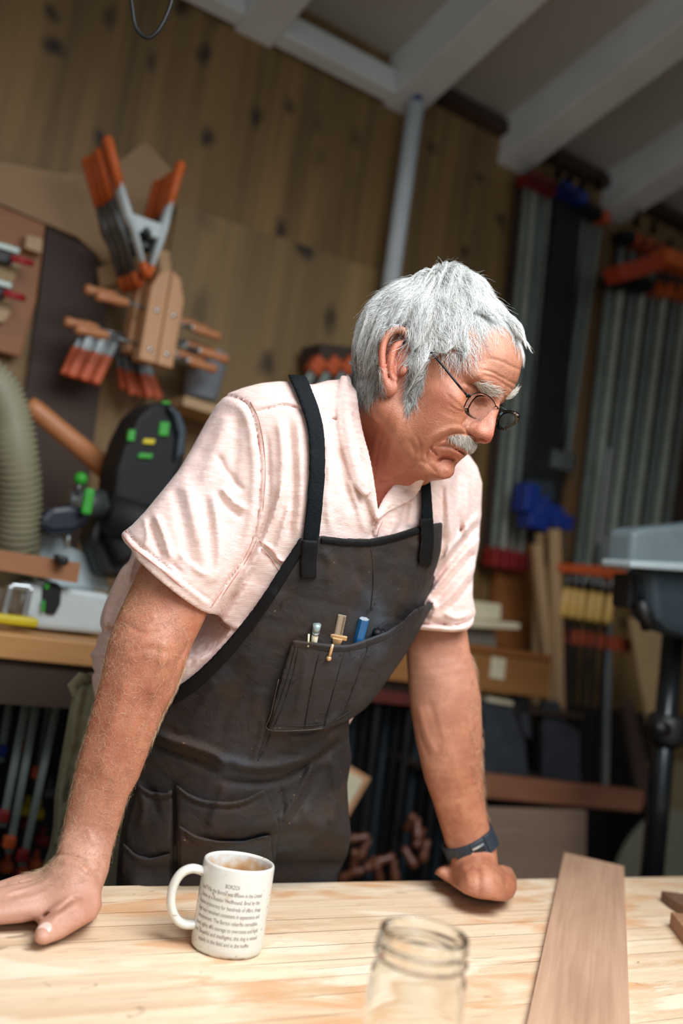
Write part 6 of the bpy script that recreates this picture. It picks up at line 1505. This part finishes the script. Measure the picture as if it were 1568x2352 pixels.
obj('watch_case', MB().lathe([(0, -.006), (.018, -.006), (.020, 0), (.018, .006), (0, .006)], 24), M_black, mat4(wc + _F * RB * 1.1, wx, wz, -_F), wt, bevel=.001)

# ================================================================== mug
mo = T(519, 2176); MH = .0985; MR = .0415
top = P(552, 1976, 1.09)
mug = thing('mug', 'white ceramic mug with printed text, coffee stained inside', 'mug', T3(mo))
def mug_mat(name, inner):
    m, N, L, B = mk(name); tc = N.new('ShaderNodeTexCoord'); sep = N.new('ShaderNodeSeparateXYZ'); L.new(tc.outputs['Object'], sep.inputs[0])
    n = N.new('ShaderNodeTexNoise'); n.inputs['Scale'].default_value = 60; n.inputs['Detail'].default_value = 6; L.new(tc.outputs['Object'], n.inputs['Vector'])
    def ramp(src, a, b, ca, cb):
        r = N.new('ShaderNodeValToRGB'); r.color_ramp.elements[0].position = a; r.color_ramp.elements[1].position = b
        r.color_ramp.elements[0].color = ca; r.color_ramp.elements[1].color = cb; L.new(src, r.inputs[0]); return r.outputs[0]
    def mixc(fac, a, b):
        x = N.new('ShaderNodeMix'); x.data_type = 'RGBA'; L.new(fac, x.inputs[0])
        for v, s in ((a, 6), (b, 7)):
            if isinstance(v, tuple): x.inputs[s].default_value = v
            else: L.new(v, x.inputs[s])
        return x.outputs[2]
    if inner:
        ad = N.new('ShaderNodeMath'); ad.operation = 'MULTIPLY_ADD'; L.new(n.outputs['Fac'], ad.inputs[0]); ad.inputs[1].default_value = .045; L.new(sep.outputs['Z'], ad.inputs[2])
        mr = N.new('ShaderNodeMapRange'); mr.inputs[1].default_value = .065; mr.inputs[2].default_value = .122; L.new(ad.outputs[0], mr.inputs[0])
        r = N.new('ShaderNodeValToRGB'); e = r.color_ramp.elements; e[0].position = 0; e[0].color = lin((120, 66, 24)); e[1].position = .92; e[1].color = lin((232, 234, 232))
        k = e.new(.45); k.color = lin((176, 112, 56)); k = e.new(.68); k.color = lin((214, 178, 134)); L.new(mr.outputs[0], r.inputs[0]); c = r.outputs[0]
    else:
        c = mixc(ramp(n.outputs['Fac'], .62, .74, (0, 0, 0, 1), (.5, .5, .5, 1)), lin((216, 215, 206)), lin((190, 170, 136)))
        mr = N.new('ShaderNodeMapRange'); mr.inputs[1].default_value = .0045; mr.inputs[2].default_value = .0; L.new(sep.outputs['Z'], mr.inputs[0])
        mu = N.new('ShaderNodeMath'); mu.operation = 'MULTIPLY'; L.new(mr.outputs[0], mu.inputs[0]); L.new(ramp(n.outputs['Fac'], .40, .55, (0, 0, 0, 1), (1, 1, 1, 1)), mu.inputs[1])
        c = mixc(mu.outputs[0], c, lin((110, 76, 60)))
        n3 = N.new('ShaderNodeTexNoise'); n3.inputs['Scale'].default_value = 130; n3.inputs['Detail'].default_value = 2; L.new(tc.outputs['Object'], n3.inputs['Vector'])
        c = mixc(ramp(n3.outputs['Fac'], .655, .70, (0, 0, 0, 1), (.7, .7, .7, 1)), c, lin((150, 118, 96)))
    L.new(c, B.inputs['Base Color']); B.inputs['Roughness'].default_value = .22; B.inputs['Coat Weight'].default_value = .4; return m
M_mug, M_mugi = mug_mat('mug_glaze', False), mug_mat('mug_stained_inside', True)
obj('mug_body', MB().lathe([(0, .003), (MR - .006, .003), (MR - .005, 0), (MR - .0022, .0008), (MR - .0004, .004), (MR, .010), (MR, MH - .003), (MR - .0008, MH - .0006), (MR - .002, MH), (MR - .0034, MH - .0006), (MR - .0042, MH - .003)], 72), M_mug, parent=mug, smooth=True)
bpy.data.objects['mug_body'].data.polygons[-1].vertices  # outer shell; the bowl is a part of its own
import bmesh as _bm
_b = _bm.new(); _b.from_mesh(bpy.data.objects['mug_body'].data); _b.faces.ensure_lookup_table(); _bm.ops.delete(_b, geom=[f for f in _b.faces if len(f.verts) > 4 and f.calc_center_median().z > .05], context='FACES_ONLY'); _b.to_mesh(bpy.data.objects['mug_body'].data); _b.free()
mb = MB(); prof = [(MR - .0042, MH - .003), (MR - .0044, MH - .02), (MR - .0046, .015), (MR - .010, .0065), (0.0005, .006)]
pr2 = []
for i in range(len(prof) - 1):
    for k in range(6): t = k / 6; pr2.append((prof[i][0] * (1 - t) + prof[i + 1][0] * t, prof[i][1] * (1 - t) + prof[i + 1][1] * t))
n = 72; v = []
for r, z in pr2:
    for k in range(n): a = 2 * math.pi * k / n; v.append((r * math.cos(a), r * math.sin(a), z))
mb.add(v, [(i * n + (k + 1) % n, i * n + k, (i + 1) * n + k, (i + 1) * n + (k + 1) % n) for i in range(len(pr2) - 1) for k in range(n)] + [tuple((len(pr2) - 1) * n + k for k in range(n))])
obj('mug_inside', mb, M_mugi, parent=mug, smooth=True, label='brown coffee stained inside')
# handle on the left as the camera sees it
toc = nrm(np.array([CAM[0] - mo[0], CAM[1] - mo[1], 0])); hl_ = -nrm(np.cross(ZZ, toc)) ; hl_ = hl_ if hl_ @ IX < 0 else -hl_
hdir = nrm(hl_ * .97 + toc * .22)
def hm(r, z): return hdir * r + ZZ * z
hpth = smooth_path([hm(MR - .003, .083), hm(MR + .012, .0855), hm(MR + .024, .079), hm(MR + .0305, .064), hm(MR + .030, .046), hm(MR + .023, .031), hm(MR + .012, .0235), hm(MR - .003, .0235)], 6)
obj('mug_handle', MB().tube(hpth, .0052, 14, flat=1.35, hint=np.cross(hdir, ZZ)), M_mug, parent=mug, smooth=True)
# printed text wrapped around the mug
M_ink = pbr('brown_ink', (138, 122, 114), .5, var=.02)
LINES = ['BORZOI', 'Until 1936 the Borzoi was known in the United', 'States as a Russian Wolfhound. Bred by the', 'Russian aristocracy for hundreds of years, these', 'dogs have remained consistent in appearance and', 'temperament. The Borzoi relies on incredible', 'speed, agility and courage to overcome and hold', 'prey. Beautiful and intelligent, this dog is valued', 'equally in the field and in the home.']
ac = math.atan2(toc[1], toc[0]) - .10
TV, TFc = [], []
for i, s in enumerate(LINES):
    cu = bpy.data.curves.new('t', 'FONT'); cu.body = s; cu.size = .0064 if i else .0062; cu.align_x = 'CENTER'; cu.extrude = 0; cu.resolution_u = 3
    to = bpy.data.objects.new('t', cu); C.collection.objects.link(to)
    me = bpy.data.meshes.new_from_object(to.evaluated_get(bpy.context.evaluated_depsgraph_get()))
    wdt = max(v.co.x for v in me.vertices) - min(v.co.x for v in me.vertices); tgt = [.016, .0800, .0765, .083, .0825, .079, .084, .085, .064][i]
    k = tgt / wdt; z0 = .0772 - i * .0078 - (0 if i == 0 else .0002); n0 = len(TV); shift = -.001 if i else .001
    for v_ in me.vertices:
        a = ac + (v_.co.x * k + shift) / (MR + .0003); TV.append(((MR + .00022) * math.cos(a), (MR + .00022) * math.sin(a), z0 + v_.co.y))
    TFc += [tuple(q + n0 for q in p.vertices) for p in me.polygons]
    bpy.data.objects.remove(to, do_unlink=True); bpy.data.meshes.remove(me); bpy.data.curves.remove(cu)
obj('printed_text', MB().add(TV, TFc), M_ink, parent=mug, label='brown printed paragraph about the borzoi')

# ================================================================== jar
jr = P(975, 2139, .842); JR = .0395; JH = float(jr[2] - TZ); jo = np.array([jr[0], jr[1], TZ + .0002])
jar = thing('glass_jar', 'empty clear glass canning jar with threaded rim near the camera', 'jar', T3(jo))
M_glass = glass_mat('jar_glass', (.975, .995, .985, 1), 1.45)
pr = [(0, 0), (.030, 0), (.036, .002), (.0395, .008), (.041, .02), (.0412, JH - .045), (.040, JH - .034), (.037, JH - .027), (.0372, JH - .0235), (.0400, JH - .0215), (.0402, JH - .0195), (.0378, JH - .0175), (.0374, JH - .012), (.0390, JH - .010), (.0388, JH - .008), (.0378, JH - .0065), (.0380, JH - .002), (.0370, JH), (.0352, JH), (.0342, JH - .002), (.0340, JH - .022), (.0348, JH - .030), (.0378, JH - .042), (.0382, .02), (.0365, .010), (.030, .007), (0.0, .0085)]
obj('jar_body', MB().lathe([(max(r, .0004), z) for r, z in pr], 64), M_glass, parent=jar, smooth=True)
# thread ridge and embossed mark
th = [np.array([.0385 * math.cos(a), .0385 * math.sin(a), JH - .016 + .004 * (a / 5.0)]) for a in np.linspace(.5, 5.5, 50)]
obj('screw_thread', MB().tube(th, .0016, 8), M_glass, parent=jar, smooth=True)
tocj = nrm(np.array([-jo[0], -jo[1], 0])); aj = math.atan2(tocj[1], tocj[0])
em = MB()
for k in range(3):
    pth = [np.array([.0415 * math.cos(aj + .75 * math.sin(t) * (1 - .2 * k)), .0415 * math.sin(aj + .75 * math.sin(t) * (1 - .2 * k)), .052 - .012 * k * .6 + .012 * math.cos(t) * (1 - .25 * k)]) for t in np.linspace(0, 2 * math.pi, 40)]
    em.tube(pth, .0009, 6)
obj('embossing', em, M_glass, parent=jar, smooth=True, label='raised oval embossed mark')

# ================================================================== things in the chest pocket
def pocketz(px, py): return surfz([_pk], px, py, 1.1, 1.7)
_pk = Field(tf.lo, tf.lo + (tf.n - 1) * tf.h, tf.h); _pk.F = bform - .010
def pt(px, py, dz=0): return P(px, py, pocketz(px, py) - dz)
def stick(name, a, b, r, mat, parent, n=12, flat=1.0, **k):
    o0 = np.array(WM[parent.name].translation); return obj(name, MB().tube([a - o0, b - o0], r, n, flat=flat), mat, parent=parent, smooth=(n > 8), **k)
a, b = pt(728, 1434, .004), pt(716, 1500, -.001)
t = thing('mechanical_pencil', 'pale metal mechanical pencil clipped at the left of the apron pocket', 'pencil', T3(b))
stick('barrel', a * .72 + b * .28, b, .0042, M_cream, t); stick('button', a, a * .72 + b * .28, [.0054, .0048], pbr('pale_aluminium', (170, 190, 190), .4, .5), t); stick('collar', a * .74 + b * .26, a * .66 + b * .34, .0050, M_chrome, t)
stick('clip', pt(709, 1456, .007), pt(707, 1486, .011), .0013, M_cream, t)
a, b = pt(786, 1413, .005), pt(768, 1500, -.001)
t = thing('sliding_gauge', 'small brass and steel sliding rule gauge hooked on the apron pocket', 'ruler', T3(b))
rx = nrm(b - a); rz = nrm(-_F - rx * (-_F @ rx)); ry = np.cross(rz, rx); Mr = mat4(a, rx, ry, rz); Lr = float(np.linalg.norm(b - a))
rule = obj('rule', MB().box((Lr / 2, 0, 0), (Lr, .0105, .0012)), pbr('satin_rule', (178, 170, 154), .4, .3), Mr, t)
tk = MB()
for i in range(22): tk.box((.002 + i * .0012, .0038 - (.0007 if i % 5 else 0), .0008), (.0002, .0024 if i % 5 else .0038, .0002)).box((.002 + i * .0012, -.0042, .0008), (.0002, .0015, .0002))
obj('tick_marks', tk, M_black, Mr, rule)
M_br = pbr('brass', (214, 174, 130), .35, .5)
obj('head', MB().box((Lr * .56, 0, .001), (.006, .024, .004)).prism([(Lr * .58, -.007), (Lr * .58, .007), (Lr * .74, .005), (Lr * .74, -.005)], -.001, .004), M_br, Mr, t, bevel=.001, label='brass cross head')
c_, d_ = pt(764, 1480, .012), pt(755, 1512, .013)
stick('hook', c_, d_, [.0018, .0024], M_br, t)
obj('hook_ring', MB().ball(tuple(d_ - b), .0036), M_br, parent=t, smooth=True)
a, b = pt(836, 1422, .006), pt(818, 1490, -.001)
t = thing('carpenter_pencil', 'blue flat carpenter pencil standing in the apron pocket', 'pencil', T3(b))
stick('body', a, b, .0068, pbr('pencil_blue', (28, 108, 172), .4), t, n=6, flat=.75)
stick('end_face', a + nrm(a - b) * .0006, a, .0066, pbr('pencil_end', (150, 158, 166), .5), t, n=6, flat=.75)
a, b = pt(866, 1446, .005), pt(858, 1480, -.001)
t = thing('black_marker', 'short black marker in the apron pocket, nearer the blue pencil', 'marker', T3(b)); stick('barrel', a, b, .005, M_blackp, t); stick('cap', a, a + (b - a) * .3, .0056, M_black, t)
a, b = pt(879, 1449, .005), pt(870, 1480, -.001)
t = thing('black_marker', 'short black marker in the apron pocket, beside the far arm', 'marker', T3(b)); stick('barrel', a, b, .0045, M_blackp, t); stick('cap', a, a + (b - a) * .3, .0052, M_black, t)
a, b = P(930, 1430, 1.43), P(905, 1470, 1.42)
t = thing('red_tool', 'red edged tool tucked at the far side of the apron pocket', 'tool', T3(a)); stick('handle', a, b, .008, M_redh, t, n=8, flat=.5)
